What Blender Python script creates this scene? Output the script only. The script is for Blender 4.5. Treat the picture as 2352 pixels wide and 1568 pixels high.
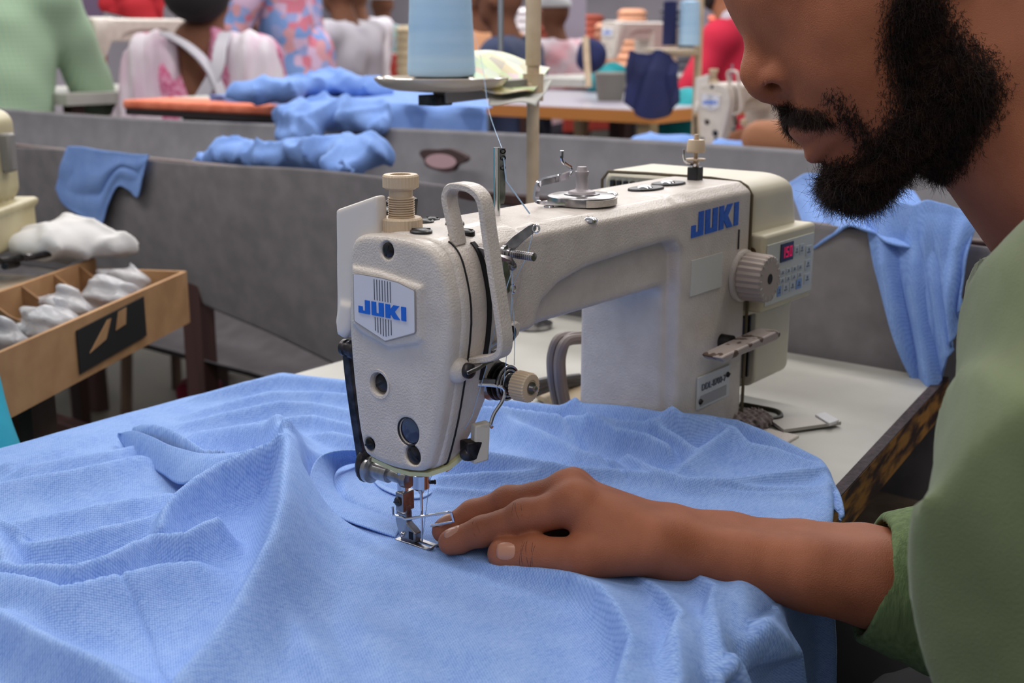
import bpy, math, random
import numpy as np
from mathutils import Vector, Matrix
for o in list(bpy.data.objects): bpy.data.objects.remove(o)
scn = bpy.context.scene
COL = scn.collection
PI = math.pi
# ---------------------------------------------------------------- camera
# units metres; the origin is the needle drop point on the table top (z = 0), +X runs along the
# machine towards its motor, +Y away from the operator; the floor lies at z = -0.75
FPX = 2811.0; CX = 1176.0; CY = 784.0
PITCH = math.atan(704/FPX)
AX = math.atan(2284/(FPX/math.cos(PITCH)))
CAM = np.array([-0.50501, -0.46690, 0.30])
_c, _s = math.cos(AX), math.sin(AX)
_H = np.array([_c, _s, 0.0]); RT = np.array([_s, -_c, 0.0])
FW = _H*math.cos(PITCH)+np.array([0, 0, -math.sin(PITCH)])
UP = _H*math.sin(PITCH)+np.array([0, 0, math.cos(PITCH)])
cd = bpy.data.cameras.new('camera'); cam = bpy.data.objects.new('camera', cd); COL.objects.link(cam)
cd.sensor_width = 36.0; cd.lens = 36.0*FPX/2352.0; cd.clip_start = 0.02; cd.clip_end = 100
M = Matrix(((RT[0], UP[0], -FW[0]), (RT[1], UP[1], -FW[1]), (RT[2], UP[2], -FW[2])))
cam.matrix_world = Matrix.Translation(Vector(CAM)) @ M.to_4x4()
scn.camera = cam
cd.dof.use_dof = True; cd.dof.focus_distance = 0.725; cd.dof.aperture_fstop = 11.0
# ---------------------------------------------------------------- world, lights, exposure
w = bpy.data.worlds.new('world'); scn.world = w; w.use_nodes = True
bg = w.node_tree.nodes['Background']; bg.inputs[0].default_value = (0.95, 0.96, 1.0, 1); bg.inputs[1].default_value = 0.30
scn.view_settings.view_transform = 'Standard'; scn.view_settings.look = 'None'
scn.view_settings.gamma = 1; scn.view_settings.use_curve_mapping = False
scn.view_settings.exposure = 0.0

def area(name, loc, size, size_y, power, col=(1, .97, .93), aim=None):
    l = bpy.data.lights.new(name, 'AREA'); l.shape = 'RECTANGLE'; l.size = size; l.size_y = size_y
    l.energy = power; l.color = col
    o = bpy.data.objects.new(name, l); COL.objects.link(o); o.location = loc
    if aim is not None:
        d = Vector(aim)-Vector(loc); o.rotation_euler = d.to_track_quat('-Z', 'Y').to_euler()
    return o
# fluorescent tube rows hanging over the sewing lines (they run along the lines, +Y), and one added front fill
area('tube_and_fill_light', (-0.25, 1.15, 1.35), 0.14, 2.6, 19, (1, .965, .92))
area('tube_and_fill_light', (0.95, 1.2, 1.50), 0.14, 4.0, 32, (1, .965, .92))
area('tube_and_fill_light', (2.6, 2.8, 1.75), 0.5, 6.0, 95, (1, .97, .95))
area('tube_and_fill_light', (-0.9, -1.2, 1.6), 0.5, 1.8, 9, (1, .95, .90), aim=(0.1, -0.1, 0))  # added front fill behind the camera, aimed at the work; not a tube row
area('tube_and_fill_light', (6.5, 6.5, 2.3), 1.5, 9.0, 330, (1, .97, .95))

# ---------------------------------------------------------------- helpers
def P(px, py, x=None, y=None, z=None, d=None):
    "point of the place seen at a photo pixel, on the plane x= / y= / z= or at depth d"
    r = FW*FPX + RT*(px-CX) - UP*(py-CY)
    if d is not None: return CAM + r*(d/FPX)
    if x is not None: return CAM + r*((x-CAM[0])/r[0])
    if y is not None: return CAM + r*((y-CAM[1])/r[1])
    return CAM + r*((z-CAM[2])/r[2])
def V(*a): return np.array(a, float)
def unit(v):
    v = np.array(v, float); n = np.linalg.norm(v); return v/n if n > 0 else v

def srgb(r, g, b):
    f = lambda c: ((c/255+.055)/1.055)**2.4 if c > 10.3 else c/255/12.92
    return (f(r), f(g), f(b), 1.0)

MATS = {}
def mat(name, col, rough=.5, metal=0., col2=None, nscale=40., nmix=1., bump=0., bscale=400., sss=0., coat=0.,
        trans=0., alpha=1., emit=None, estr=0., sheen=0., detail=3., ramp=(.35, .65), stretch=None, bdist=.001, lookup='Object'):
    "procedural material: two colours mixed by noise, fine noise bump"
    if name in MATS: return MATS[name]
    m = bpy.data.materials.new(name); m.use_nodes = True; nt = m.node_tree; N = nt.nodes; L = nt.links
    b = N['Principled BSDF']; MATS[name] = m
    b.inputs['Base Color'].default_value = col; b.inputs['Roughness'].default_value = rough
    b.inputs['Metallic'].default_value = metal; b.inputs['Coat Weight'].default_value = coat
    b.inputs['Sheen Weight'].default_value = sheen
    b.inputs['Transmission Weight'].default_value = trans; b.inputs['Alpha'].default_value = alpha
    if sss:
        b.inputs['Subsurface Weight'].default_value = sss; b.inputs['Subsurface Radius'].default_value = (.012, .004, .002)
        b.inputs['Subsurface Scale'].default_value = .5
    if emit: b.inputs['Emission Color'].default_value = emit; b.inputs['Emission Strength'].default_value = estr
    tc = N.new('ShaderNodeTexCoord'); src = tc.outputs[lookup]
    if stretch:
        mp = N.new('ShaderNodeMapping'); mp.inputs['Scale'].default_value = stretch; L.new(src, mp.inputs[0]); src = mp.outputs[0]
    if col2 is not None:
        n = N.new('ShaderNodeTexNoise'); n.inputs['Scale'].default_value = nscale; n.inputs['Detail'].default_value = detail
        L.new(src, n.inputs['Vector'])
        r = N.new('ShaderNodeValToRGB'); r.color_ramp.elements[0].position = ramp[0]; r.color_ramp.elements[1].position = ramp[1]
        r.color_ramp.elements[0].color = col; r.color_ramp.elements[1].color = col2
        L.new(n.outputs['Fac'], r.inputs[0]); L.new(r.outputs[0], b.inputs['Base Color'])
    if bump:
        n = N.new('ShaderNodeTexNoise'); n.inputs['Scale'].default_value = bscale; n.inputs['Detail'].default_value = 2
        L.new(src, n.inputs['Vector'])
        bp = N.new('ShaderNodeBump'); bp.inputs['Strength'].default_value = bump; bp.inputs['Distance'].default_value = bdist
        L.new(n.outputs['Fac'], bp.inputs['Height']); L.new(bp.outputs[0], b.inputs['Normal'])
    return m

def tag(o, label=None, cat=None, group=None, kind=None):
    if label: o['label'] = label
    if cat: o['category'] = cat
    if group: o['group'] = group
    if kind: o['kind'] = kind
    return o
def empty(name, loc=(0, 0, 0), label=None, cat=None, group=None):
    o = bpy.data.objects.new(name, None); COL.objects.link(o); o.location = [float(c) for c in loc]; o.empty_display_size = .02
    return tag(o, label, cat, group)
def link_mesh(name, verts, faces, m, parent=None, smooth=True, off=None, autosm=None):
    me = bpy.data.meshes.new(name)
    verts = np.asarray(verts, float)
    if parent is not None:      # local to the parent's location (parents are never rotated at build time)
        base = np.zeros(3); p = parent
        while p is not None: base = base+np.array(p.location); p = p.parent
        verts = verts-base
    else:
        base = verts.mean(0); base[2] = verts[:, 2].min()
        verts = verts-base
    me.from_pydata(verts.tolist(), [], [list(map(int, f)) for f in faces]) if not isinstance(faces, np.ndarray) else quadmesh(me, verts, faces)
    me.validate()
    if smooth: me.shade_smooth()
    if autosm:
        try: me.set_sharp_from_angle(angle=math.radians(autosm))
        except Exception: pass
    if m is not None:
        for mm in (m if isinstance(m, (list, tuple)) else [m]): me.materials.append(mm)
    o = bpy.data.objects.new(name, me); COL.objects.link(o)
    if parent is not None: o.parent = parent
    else: o.location = base
    return o
def quadmesh(me, v, f):
    n = f.shape[1]
    me.vertices.add(len(v)); me.vertices.foreach_set('co', v.astype(np.float32).ravel())
    me.loops.add(f.size); me.loops.foreach_set('vertex_index', f.astype(np.int32).ravel())
    me.polygons.add(len(f)); me.polygons.foreach_set('loop_start', np.arange(0, f.size, n, dtype=np.int32))
    me.update(calc_edges=True)

class MB:
    "collects simple shapes into one mesh"
    def __init__(s): s.v = []; s.f = []; s.mi = []
    def add(s, v, f, mi=0):
        k = len(s.v); s.v += [list(map(float, p)) for p in v]; s.f += [[i+k for i in q] for q in f]; s.mi += [mi]*len(f); return s
    def build(s, name, m, parent=None, smooth=True, autosm=35, bevel=0, bseg=2):
        o = link_mesh(name, s.v, s.f, m, parent, smooth, autosm=autosm)
        if any(s.mi): o.data.polygons.foreach_set('material_index', s.mi)
        if bevel:
            b = o.modifiers.new('bevel', 'BEVEL'); b.width = bevel; b.segments = bseg; b.limit_method = 'ANGLE'; b.angle_limit = math.radians(35)
        return o
    def box(s, a, b, mi=0):
        (x0, y0, z0), (x1, y1, z1) = a, b
        v = [(x, y, z) for x in (x0, x1) for y in (y0, y1) for z in (z0, z1)]
        return s.add(v, [(0, 1, 3, 2), (4, 6, 7, 5), (0, 4, 5, 1), (2, 3, 7, 6), (0, 2, 6, 4), (1, 5, 7, 3)], mi)
    def obox(s, c, ex, ey, ez, mi=0):
        "oriented box from centre and three half-extent vectors"
        c, ex, ey, ez = map(np.array, (c, ex, ey, ez))
        v = [c+a*ex+b*ey+d*ez for a in (-1, 1) for b in (-1, 1) for d in (-1, 1)]
        return s.add(v, [(0, 1, 3, 2), (4, 6, 7, 5), (0, 4, 5, 1), (2, 3, 7, 6), (0, 2, 6, 4), (1, 5, 7, 3)], mi)
    def prism(s, poly, o, u, v, n, mi=0):
        "polygon in the plane (o,u,v) extruded by vector n"
        o, u, v, n = (np.array(q, float) for q in (o, u, v, n)); k = len(poly)
        a = [o+u*p[0]+v*p[1] for p in poly]; b = [p+n for p in a]
        return s.add(a+b, [list(range(k))[::-1], list(range(k, 2*k))]+[(i, (i+1) % k, k+(i+1) % k, k+i) for i in range(k)], mi)
    def lathe(s, o, ax, prof, n=32, mi=0, caps=True, ribs=0, ribd=0.):
        "profile [(t along axis, radius)] turned round the axis ax from o"
        o = np.array(o, float); ax = unit(ax); t = unit(np.cross(ax, V(0, 0, 1) if abs(ax[2]) < .9 else V(1, 0, 0))); b = np.cross(ax, t)
        vs = []; fs = []
        for (h, r) in prof:
            for i in range(n):
                a = 2*PI*i/n; rr = r
                if ribs and (i % 2): rr = r-ribd
                vs.append(o+ax*h+(t*math.cos(a)+b*math.sin(a))*rr)
        for j in range(len(prof)-1):
            for i in range(n): fs.append((j*n+i, j*n+(i+1) % n, (j+1)*n+(i+1) % n, (j+1)*n+i))
        if caps: fs += [list(range(n))[::-1], list(range((len(prof)-1)*n, len(prof)*n))]
        return s.add(vs, fs, mi)
    def tube(s, pts, r, n=10, mi=0, caps=True, sect=None, up=None, closed=False):
        "swept tube; r scalar or list; sect: list of (a,b) section points instead of a circle (scaled by r); up keeps its 2nd axis"
        pts = [np.array(p, float) for p in pts]; m = len(pts)
        rr = r if isinstance(r, (list, tuple, np.ndarray)) else [r]*m
        if sect is None: sect = [(math.cos(2*PI*i/n), math.sin(2*PI*i/n)) for i in range(n)]
        k = len(sect); vs = []; fs = []; prev = None
        for i, p in enumerate(pts):
            t = unit(pts[min(i+1, m-1)]-pts[max(i-1, 0)])
            if closed: t = unit(pts[(i+1) % m]-pts[(i-1) % m])
            if up is not None: a = unit(np.cross(up, t))
            else:
                if prev is None: prev = np.cross(t, V(0, 0, 1) if abs(t[2]) < .9 else V(1, 0, 0))
                a = unit(prev-t*np.dot(prev, t)); prev = a
            b = np.cross(t, a)
            for (q, w_) in sect: vs.append(p+(a*q+b*w_)*rr[i])
        mm = m if closed else m-1
        for j in range(mm):
            j2 = (j+1) % m
            for i in range(k): fs.append((j*k+i, j*k+(i+1) % k, j2*k+(i+1) % k, j2*k+i))
        if caps and not closed: fs += [list(range(k))[::-1], list(range((m-1)*k, m*k))]
        return s.add(vs, fs, mi)
    def ball(s, c, r, n=16, mi=0, sc=(1, 1, 1)):
        c = np.array(c, float); vs = [c+V(0, 0, -r*sc[2])]; fs = []; h = n//2
        for j in range(1, h):
            t = -PI/2+PI*j/h
            for i in range(n):
                a = 2*PI*i/n; vs.append(c+V(r*sc[0]*math.cos(t)*math.cos(a), r*sc[1]*math.cos(t)*math.sin(a), r*sc[2]*math.sin(t)))
        vs.append(c+V(0, 0, r*sc[2])); e = len(vs)-1
        for i in range(n): fs.append((0, 1+(i+1) % n, 1+i)); fs.append((e, e-n+i, e-n+(i+1) % n))
        for j in range(h-2):
            for i in range(n): fs.append((1+j*n+i, 1+j*n+(i+1) % n, 1+(j+1)*n+(i+1) % n, 1+(j+1)*n+i))
        return s.add(vs, fs, mi)

def smoothpath(pts, n=8):
    "Catmull-Rom through the points"
    pts = [np.array(p, float) for p in pts]; out = []
    for i in range(len(pts)-1):
        p0 = pts[max(i-1, 0)]; p1 = pts[i]; p2 = pts[i+1]; p3 = pts[min(i+2, len(pts)-1)]
        for k in range(n):
            t = k/n; out.append(.5*((2*p1)+(-p0+p2)*t+(2*p0-5*p1+4*p2-p3)*t*t+(-p0+3*p1-3*p2+p3)*t**3))
    out.append(pts[-1]); return out

# ---- signed distance shapes meshed with surface nets: used for cast, moulded and living forms
def smin(a, b, k):
    h = np.clip(.5+.5*(b-a)/k, 0, 1); return b+(a-b)*h-k*h*(1-h)
def smax(a, b, k): return -smin(-a, -b, k)
def sd_cap(G, a, b, r1, r2):
    "round cone from a to b"
    a = np.array(a, float); b = np.array(b, float); ab = b-a; L2 = float(ab@ab)
    x, y, z = G[0]-a[0], G[1]-a[1], G[2]-a[2]
    t = np.clip((x*ab[0]+y*ab[1]+z*ab[2])/L2, 0, 1)
    return np.sqrt((x-ab[0]*t)**2+(y-ab[1]*t)**2+(z-ab[2]*t)**2)-(r1+(r2-r1)*t)
def sd_ell(G, c, rad, axes=None):
    c = np.array(c, float); x, y, z = G[0]-c[0], G[1]-c[1], G[2]-c[2]
    if axes is not None:
        A = np.array(axes, float); x, y, z = (x*A[0][0]+y*A[0][1]+z*A[0][2], x*A[1][0]+y*A[1][1]+z*A[1][2], x*A[2][0]+y*A[2][1]+z*A[2][2])
    k0 = np.sqrt((x/rad[0])**2+(y/rad[1])**2+(z/rad[2])**2); k1 = np.sqrt((x/rad[0]**2)**2+(y/rad[1]**2)**2+(z/rad[2]**2)**2)
    return k0*(k0-1)/np.maximum(k1, 1e-9)
def sd_box(G, a, b, r=0.):
    q = [np.abs(G[i]-(a[i]+b[i])/2)-((b[i]-a[i])/2-r) for i in range(3)]
    o = np.sqrt(np.maximum(q[0], 0)**2+np.maximum(q[1], 0)**2+np.maximum(q[2], 0)**2)
    return o+np.minimum(np.maximum(q[0], np.maximum(q[1], q[2])), 0)-r
def sd_poly(x, y, poly):
    poly = np.array(poly, float); x, y = np.broadcast_arrays(x, y); n = len(poly)
    d = np.full(x.shape, 1e9); s = np.ones(x.shape)
    for i in range(n):
        a = poly[i]; b = poly[i-1]; e = b-a; wx, wy = x-a[0], y-a[1]
        t = np.clip((wx*e[0]+wy*e[1])/(e@e), 0, 1); bx, by = wx-e[0]*t, wy-e[1]*t
        d = np.minimum(d, bx*bx+by*by)
        c1 = y >= a[1]; c2 = y < b[1]; c3 = e[0]*wy > e[1]*wx
        flip = (c1 & c2 & c3) | (~c1 & ~c2 & ~c3); s = np.where(flip, -s, s)
    return s*np.sqrt(d)
def grid(lo, hi, step):
    n = [int(math.ceil((hi[i]-lo[i])/step))+1 for i in range(3)]
    ax = [lo[i]+step*np.arange(n[i]) for i in range(3)]
    return [ax[0][:, None, None], ax[1][None, :, None], ax[2][None, None, :]], n
def nets(D, lo, step):
    "surface nets of the scalar grid D"
    nx, ny, nz = D.shape; S = D < 0
    acc = np.zeros((nx-1, ny-1, nz-1, 3), np.float32); cnt = np.zeros((nx-1, ny-1, nz-1), np.int16)
    for ax in range(3):
        for i in (0, 1):
            for j in (0, 1):
                o = [0, 0, 0]; q = [k for k in range(3) if k != ax]; o[q[0]] = i; o[q[1]] = j
                sa = tuple(slice(o[k], o[k]+D.shape[k]-1) for k in range(3))
                o2 = list(o); o2[ax] = 1; sb = tuple(slice(o2[k], o2[k]+D.shape[k]-1) for k in range(3))
                cr = S[sa] != S[sb]; a = D[sa]; b = D[sb]
                t = np.where(cr, a/np.where(cr, a-b, 1), 0)
                for k in range(3): acc[..., k] += np.where(cr, (t if k == ax else o[k]), 0)
                cnt += cr
    act = cnt > 0; idx = np.full(act.shape, -1, np.int64); idx[act] = np.arange(act.sum())
    ii = np.argwhere(act); V_ = (ii+acc[act]/cnt[act][:, None])*step+np.array(lo)
    F = []
    for ax in range(3):
        q = [(ax+1) % 3, (ax+2) % 3]
        sl = [slice(0, n-1) if k == ax else slice(1, n-1) for k, n in enumerate(D.shape)]
        sl2 = list(sl); sl2[ax] = slice(1, D.shape[ax])
        a = S[tuple(sl)]; b = S[tuple(sl2)]; c = np.argwhere(a != b)
        if not len(c): continue
        off = np.array([0 if k == ax else 1 for k in range(3)]); base = c+off
        fwd = a[tuple(c.T)]
        def g(d0, d1):
            p = base.copy(); p[:, q[0]] -= d0; p[:, q[1]] -= d1; return idx[p[:, 0], p[:, 1], p[:, 2]]
        quad = np.stack([g(1, 1), g(0, 1), g(0, 0), g(1, 0)], 1)
        quad[~fwd] = quad[~fwd][:, ::-1]; F.append(quad)
    F = np.concatenate(F); F = F[(F >= 0).all(1)]
    return V_, F
def surf(name, fn, lo, hi, step, m, parent=None, sm=0):
    G, n = grid(lo, hi, step); D = np.broadcast_to(fn(G), n).astype(np.float32)
    D = D.copy(); big = step*2
    for k in range(3):
        sl = [slice(None)]*3; sl[k] = 0; D[tuple(sl)] = big; sl[k] = -1; D[tuple(sl)] = big
    v, f = nets(D, lo, step)
    o = link_mesh(name, v, f, m, parent)
    if sm:
        s = o.modifiers.new('smooth', 'SMOOTH'); s.factor = .5; s.iterations = sm
    return o
def copytree(o, parent=None):
    c = o.copy(); COL.objects.link(c)
    if parent is not None: c.parent = parent
    for ch in list(o.children): copytree(ch, c)
    return c
random.seed(4); RNG = np.random.default_rng(5)
# ================================================================ materials of the machine
CAST = mat('cast_enamel', srgb(196, 186, 178), .36, col2=srgb(206, 196, 188), nscale=60, bump=.6, bscale=850, coat=.12, bdist=.0008)
ENAM = mat('smooth_enamel', srgb(214, 206, 200), .32, bump=.04, bscale=300)
CREAM = mat('cream_plastic', srgb(206, 198, 176), .4, col2=srgb(192, 184, 166), nscale=14)
BEIGE = mat('beige_nylon', srgb(200, 178, 152), .45, bump=.1, bscale=500)
BEIGED = mat('greybeige_nylon', srgb(170, 156, 148), .5)
STEEL = mat('worn_steel', srgb(170, 168, 170), .28, 1., col2=srgb(110, 106, 108), nscale=90, ramp=(.4, .7))
CHROME = mat('chrome', srgb(215, 215, 220), .12, 1.)
DARKM = mat('dark_oiled_steel', srgb(70, 66, 68), .35, .8, col2=srgb(34, 32, 34), nscale=120)
BLACK = mat('black_gap', srgb(14, 13, 16), .7)
BLACKP = mat('black_plastic', srgb(34, 33, 38), .35, col2=srgb(20, 20, 24), nscale=200)
BADGE = mat('badge_white', srgb(212, 212, 222), .25)
JBLUE = mat('logo_blue', srgb(0, 98, 205), .35)
JBLUE2 = mat('logo_blue_worn', srgb(30, 100, 205), .4, col2=srgb(20, 82, 185), nscale=300)
YELL = mat('yellowed_plastic', srgb(206, 204, 158), .45)
LINT = mat('dusty_lint', srgb(120, 112, 116), .9, col2=srgb(70, 64, 70), nscale=200)
PGREY = mat('label_grey', srgb(186, 186, 184), .35)
PDARK = mat('label_ink', srgb(92, 96, 108), .5)
mm = .001
mach = empty('sewing_machine', (.15, 0, 0), 'off-white industrial lockstitch sewing machine with blue lettering, in the foreground on the white table', 'sewing machine')

HEADO = [(31, 168), (32.5, 130), (28.5, 86), (24.5, 66), (19, 59.5), (0, 57), (-18, 58.5), (-27, 62), (-31, 68), (-40, 100), (-48, 148), (-44, 176), (-36, 189), (-20, 193.5), (8, 194), (24, 191), (29.5, 183)]
def rounded(pl_, n=4):
    q = [np.array(p, float) for p in pl_]; k = len(q); out = []
    for i in range(k):
        p0, p1, p2, p3 = q[i-1], q[i], q[(i+1) % k], q[(i+2) % k]
        for j in range(n):
            t = j/n; out.append(.5*((2*p1)+(-p0+p2)*t+(2*p0-5*p1+4*p2-p3)*t*t+(-p0+3*p1-3*p2+p3)*t**3))
    return [tuple(p) for p in out]
HEADO = rounded(HEADO)
def body_sdf(G):
    X, Y, Zz = [g*1000 for g in G]
    # head: the face outline, running back to the arm, its underside climbing
    sc = 1+.26*np.clip((X-6)/46, 0, 1)
    h = np.maximum(sd_poly(Y*sc, Zz, HEADO)*.9, np.abs(X-18)-35)
    h = smax(h, (-(Zz-58)+1.0*(X+4))*.7, 3)
    h = smax(h, (-(Zz-94)+2.0*(X-17))*.44, 5)
    # arm with bevelled top
    arm = np.maximum(sd_poly(Y, Zz, [(-35, 130), (-35, 185), (-27, 190.5), (8, 192.5), (30, 191), (37, 182), (38, 140), (30, 127), (-25, 126)]), np.abs(X-165)-171)
    pil = sd_box([X, Y, Zz], (233, -35, -6), (336, 50, 189), 4)
    d = smin(h, arm, 3); d = smin(d, pil, 12)
    d = smax(d, -(Y+35.3+9*np.clip((56-X)/50, 0, 1)+100*np.clip((14-X)/10, 0, 1)), 2)
    d = smax(d, np.where(X > 30, -.566*(Y+35.3)+.824*(Zz-185.5), -20)+0*d, 1.5)
    d = smax(d, np.where(X > 60, Zz-192, -20)+0*d, 1.0)
    # shallow recess on the lower front of the arm sweeping into the column
    rec = sd_poly(X, Zz, [(62, 118), (74, 143), (92, 152), (122, 157.5), (170, 160), (216, 161), (228, 159), (234, 152), (236, 120), (236, -20), (150, -20), (60, 60)])
    cut = np.maximum(rec, Y+24.0-np.clip((236-X)*.0, 0, 9))
    d = smax(d, -cut, 6)
    d = smax(d, (X-336), 1.5)
    return d*.001
def bhit(x, y, z, dx, dy, dz, lim=.06):
    "first point of the casting met from (x, y, z) mm going along (dx, dy, dz)"
    t = np.arange(0, lim*1000, .1); X = (x+dx*t)*.001; Y = (y+dy*t)*.001; Zz = (z+dz*t)*.001
    v = body_sdf([X, Y, Zz]); k = np.argmax(v < 0); return V(x+dx*t[k], y+dy*t[k], z+dz*t[k])*.001
surf('machine_body', body_sdf, (-.022, -.056, -.01), (.341, .058, .2), .0016, CAST, mach, sm=2)

# bed: steel plate let into the table, mostly under the fabric
b = MB(); b.box((-.085, -.085, -.006), (.338, .060, .0008)); b.build('bed_plate', CAST, mach, bevel=.001)

def at(x, y, z): return V(x, y, z)*.001
# ---- face plate (rounded shell over the end of the head)
FP = [(30, 168), (31.5, 130), (27.5, 86), (23.5, 66), (18, 60.5), (0, 58), (-18, 59.5), (-25.5, 62.5), (-30, 69), (-39, 100), (-47, 148), (-43, 175), (-35, 188), (-20, 192.5), (8, 193), (23, 190), (28.5, 182)]
FP = rounded(FP)
def plate_sdf(G):
    X, Y, Zz = [g*1000 for g in G]
    p = sd_poly(Y, Zz, FP)
    d = smax(p, np.abs(X+18)-7.2, 5.)
    bad = sd_poly(Y, Zz, [(25, 173), (5, 172.5), (-27.5, 168), (-27, 139), (-24, 136), (-2, 130), (20, 136), (26, 140)])   # raised pad under the badge
    d = smin(d, smax(bad, np.abs(X+20)-7.6, 2.5), 2.5)
    for (y, z, r, dp) in ((-1, 185, 5, 2.2), (8, 107, 6.8, 5), (-14, 83, 8.2, 2.5), (17, 69, 4.2, 2), (-17, 69.5, 6, 4)):
        d = smax(d, -np.maximum(np.sqrt((Y-y)**2+(Zz-z)**2)-r, -X-40)-0*X if False else -np.maximum(np.sqrt((Y-y)**2+(Zz-z)**2)-r, X+25.5-dp-0.0), .8)
    return d*.001
fp = surf('face_plate', plate_sdf, (-.032, -.052, .053), (-.008, .037, .199), .0008, CAST, mach, sm=1)
# screws and oil window in the face plate
def screw(name, c, ax, r, m, parent, slot=0.4, h=1.2, dome=.6):
    s = MB(); ax = unit(ax); c = np.array(c, float)*.001; r *= .001; h *= .001
    s.lathe(c, ax, [(-.002, r*.98), (h*.6, r), (h, r*.86), (h+dome*.001, r*.45)], 20)
    o = s.build(name, m, parent)
    t = unit(np.cross(ax, V(0, 0, 1) if abs(ax[2]) < .9 else V(1, 0, 0))); u2 = np.cross(ax, t); a = slot
    e = t*math.cos(a)+u2*math.sin(a); f = np.cross(ax, e)
    k = MB(); k.obox(c+ax*(h+dome*.0006), e*r*.82, f*r*.13, ax*.0003); k.build('slot', BLACK, o)
    return o
screw('screw', (-23.6, -1, 185), (-1, 0, 0), 4.2, DARKM, mach, 1.2)
screw('screw', (-21.5, 8, 107), (-1, 0, 0), 5.6, DARKM, mach, .5)
screw('screw', (-24.3, 17, 69), (-1, 0, 0), 3.6, DARKM, mach, .3)
screw('screw', (-23.0, -17, 69.5), (-1, 0, 0), 5.2, DARKM, mach, -.7)
s = MB(); s.lathe(at(-22.6, -14, 83), (-1, 0, 0), [(-.004, .0078), (0, .0078), (.0008, .0072), (.0011, .004), (.0012, .0002)], 36)
s.build('oil_window', mat('dark_glass', srgb(38, 40, 54), .08, coat=.6), mach)
r_ = MB(); r_.lathe(at(-24.4, -14, 83), (-1, 0, 0), [(-.0006, .0079), (.0005, .0085), (.0006, .008), (-.0002, .0077)], 36, caps=False); r_.build('window_ring', BLACKP, mach)
r_ = MB(); r_.lathe(at(-25.0, 8, 107), (-1, 0, 0), [(-.0012, .0088), (.0006, .0086), (.0004, .0070), (-.002, .0066)], 36, caps=False); r_.build('boss_ring', CAST, mach)

# ---- badge with stripes and lettering, on the plane x = -28
bx = -27.6
bpoly = [(22.5, 169.5), (18, 170), (0, 169.8), (-12, 168.8), (-23.5, 166), (-24, 165), (-23.8, 143), (-23, 142), (-1, 134.2), (22, 142), (23, 143)]
bb = MB(); bb.prism(bpoly, at(bx, 0, 0), V(0, .001, 0), V(0, 0, .001), V(-.0008, 0, 0)); badge = bb.build('badge', BADGE, mach, smooth=False, bevel=.0003)
rim = MB(); rim.tube([at(bx-.3, p[0], p[1]) for p in bpoly], .00055, 6, closed=True); rim.build('badge_rim', mat('rim', srgb(150, 142, 138), .5), badge)
st = MB()
for i in range(7):
    y = 6.2-i*2.05
    for (z0, z1) in ((156.8, 168.6), (136.6+abs(y+1)*.36, 147.0)):
        st.box(at(bx-1.0, y-.22, z0), at(bx-.7, y+.22, z1))
st.build('stripes', mat('stripe_grey', srgb(70, 72, 84), .4), badge, smooth=False)
JUKI = [[(0, .50), (0, 0), (.86, 0), (.86, 1), (.50, 1), (.50, .20), (.30, .20), (.30, .50)],
        [(1.0, 1), (1.0, 0), (1.9, 0), (1.9, 1), (1.54, 1), (1.54, .2), (1.34, .2), (1.34, 1)],
        [(2.04, 1), (2.04, 0), (2.38, 0), (2.38, .36), (2.66, 0), (3.10, 0), (2.70, .52), (3.06, 1), (2.64, 1), (2.38, .64), (2.38, 1)],
        [(3.2, 1), (3.2, 0), (3.54, 0), (3.54, 1)]]
def lettering(name, o, u, v, n, w, h, m, parent, slant=0.):
    for pl_ in JUKI:
        k = MB(); k.prism([(p[0]*w/3.54+slant*p[1], p[1]*h) for p in pl_], o, u, v, n); k.build('letter', m, parent, smooth=False)
lettering('juki', at(bx-.75, 18.8, 148.0), V(0, -1, 0), V(0, 0, 1), V(-.0005, 0, 0), .0365, .0078, JBLUE, badge)
# ---- lettering on the column front
logo = MB(); logo.box(at(247, -34.7, 162), at(248, -34.2, 163)); logo = logo.build('arm_lettering', JBLUE2, mach)
lettering('juki', at(247, -35.2, 160.5), V(1, 0, .02), V(0, 0, 1), V(0, -.0007, 0), .069, .0175, JBLUE2, logo)
# pale sticker, model plate
k = MB(); k.box(at(249, -35.9, 118), at(294, -34.8, 144)); k.build('blank_sticker', mat('pale_sticker', srgb(200, 200, 196), .3), mach, smooth=False)
k = MB(); k.box(at(264, -36.1, 29), at(313, -34.8, 54)); plate = k.build('model_plate', mat('plate_silver', srgb(196, 198, 200), .35), mach, smooth=False, bevel=.0003)
k = MB(); k.box(at(268, -36.4, 31), at(308, -36.0, 39)); k.build('plate_band', mat('plate_band', srgb(150, 150, 154), .4), plate, smooth=False)
for (x, z) in ((268, 35), (309, 47)): screw('plate_screw', (x, -36.2, z), (0, -1, 0), 2.2, DARKM, plate)
def text(body, o, u, v, size, m, parent, ext=.0003, name='printed_text'):
    c = bpy.data.curves.new(name, 'FONT'); c.body = body; c.size = size; c.extrude = ext
    t = bpy.data.objects.new(name, c); COL.objects.link(t)
    u = unit(u); v = unit(v); n = np.cross(u, v)
    t.matrix_world = Matrix(((u[0], v[0], n[0], o[0]), (u[1], v[1], n[1], o[1]), (u[2], v[2], n[2], o[2]), (0, 0, 0, 1)))
    dg = bpy.context.evaluated_depsgraph_get(); dg.update()
    me = bpy.data.meshes.new_from_object(t.evaluated_get(dg)); me.transform(t.matrix_world)
    vs = [tuple(p.co) for p in me.vertices]; fs = [tuple(p.vertices) for p in me.polygons]
    bpy.data.objects.remove(t); bpy.data.meshes.remove(me)
    return link_mesh(name, vs, fs, m, parent, smooth=False)
text('DDL-8700-7', at(269, -36.5, 43), V(1, 0, 0), V(0, 0, 1), .0072, PDARK, plate)

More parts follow.
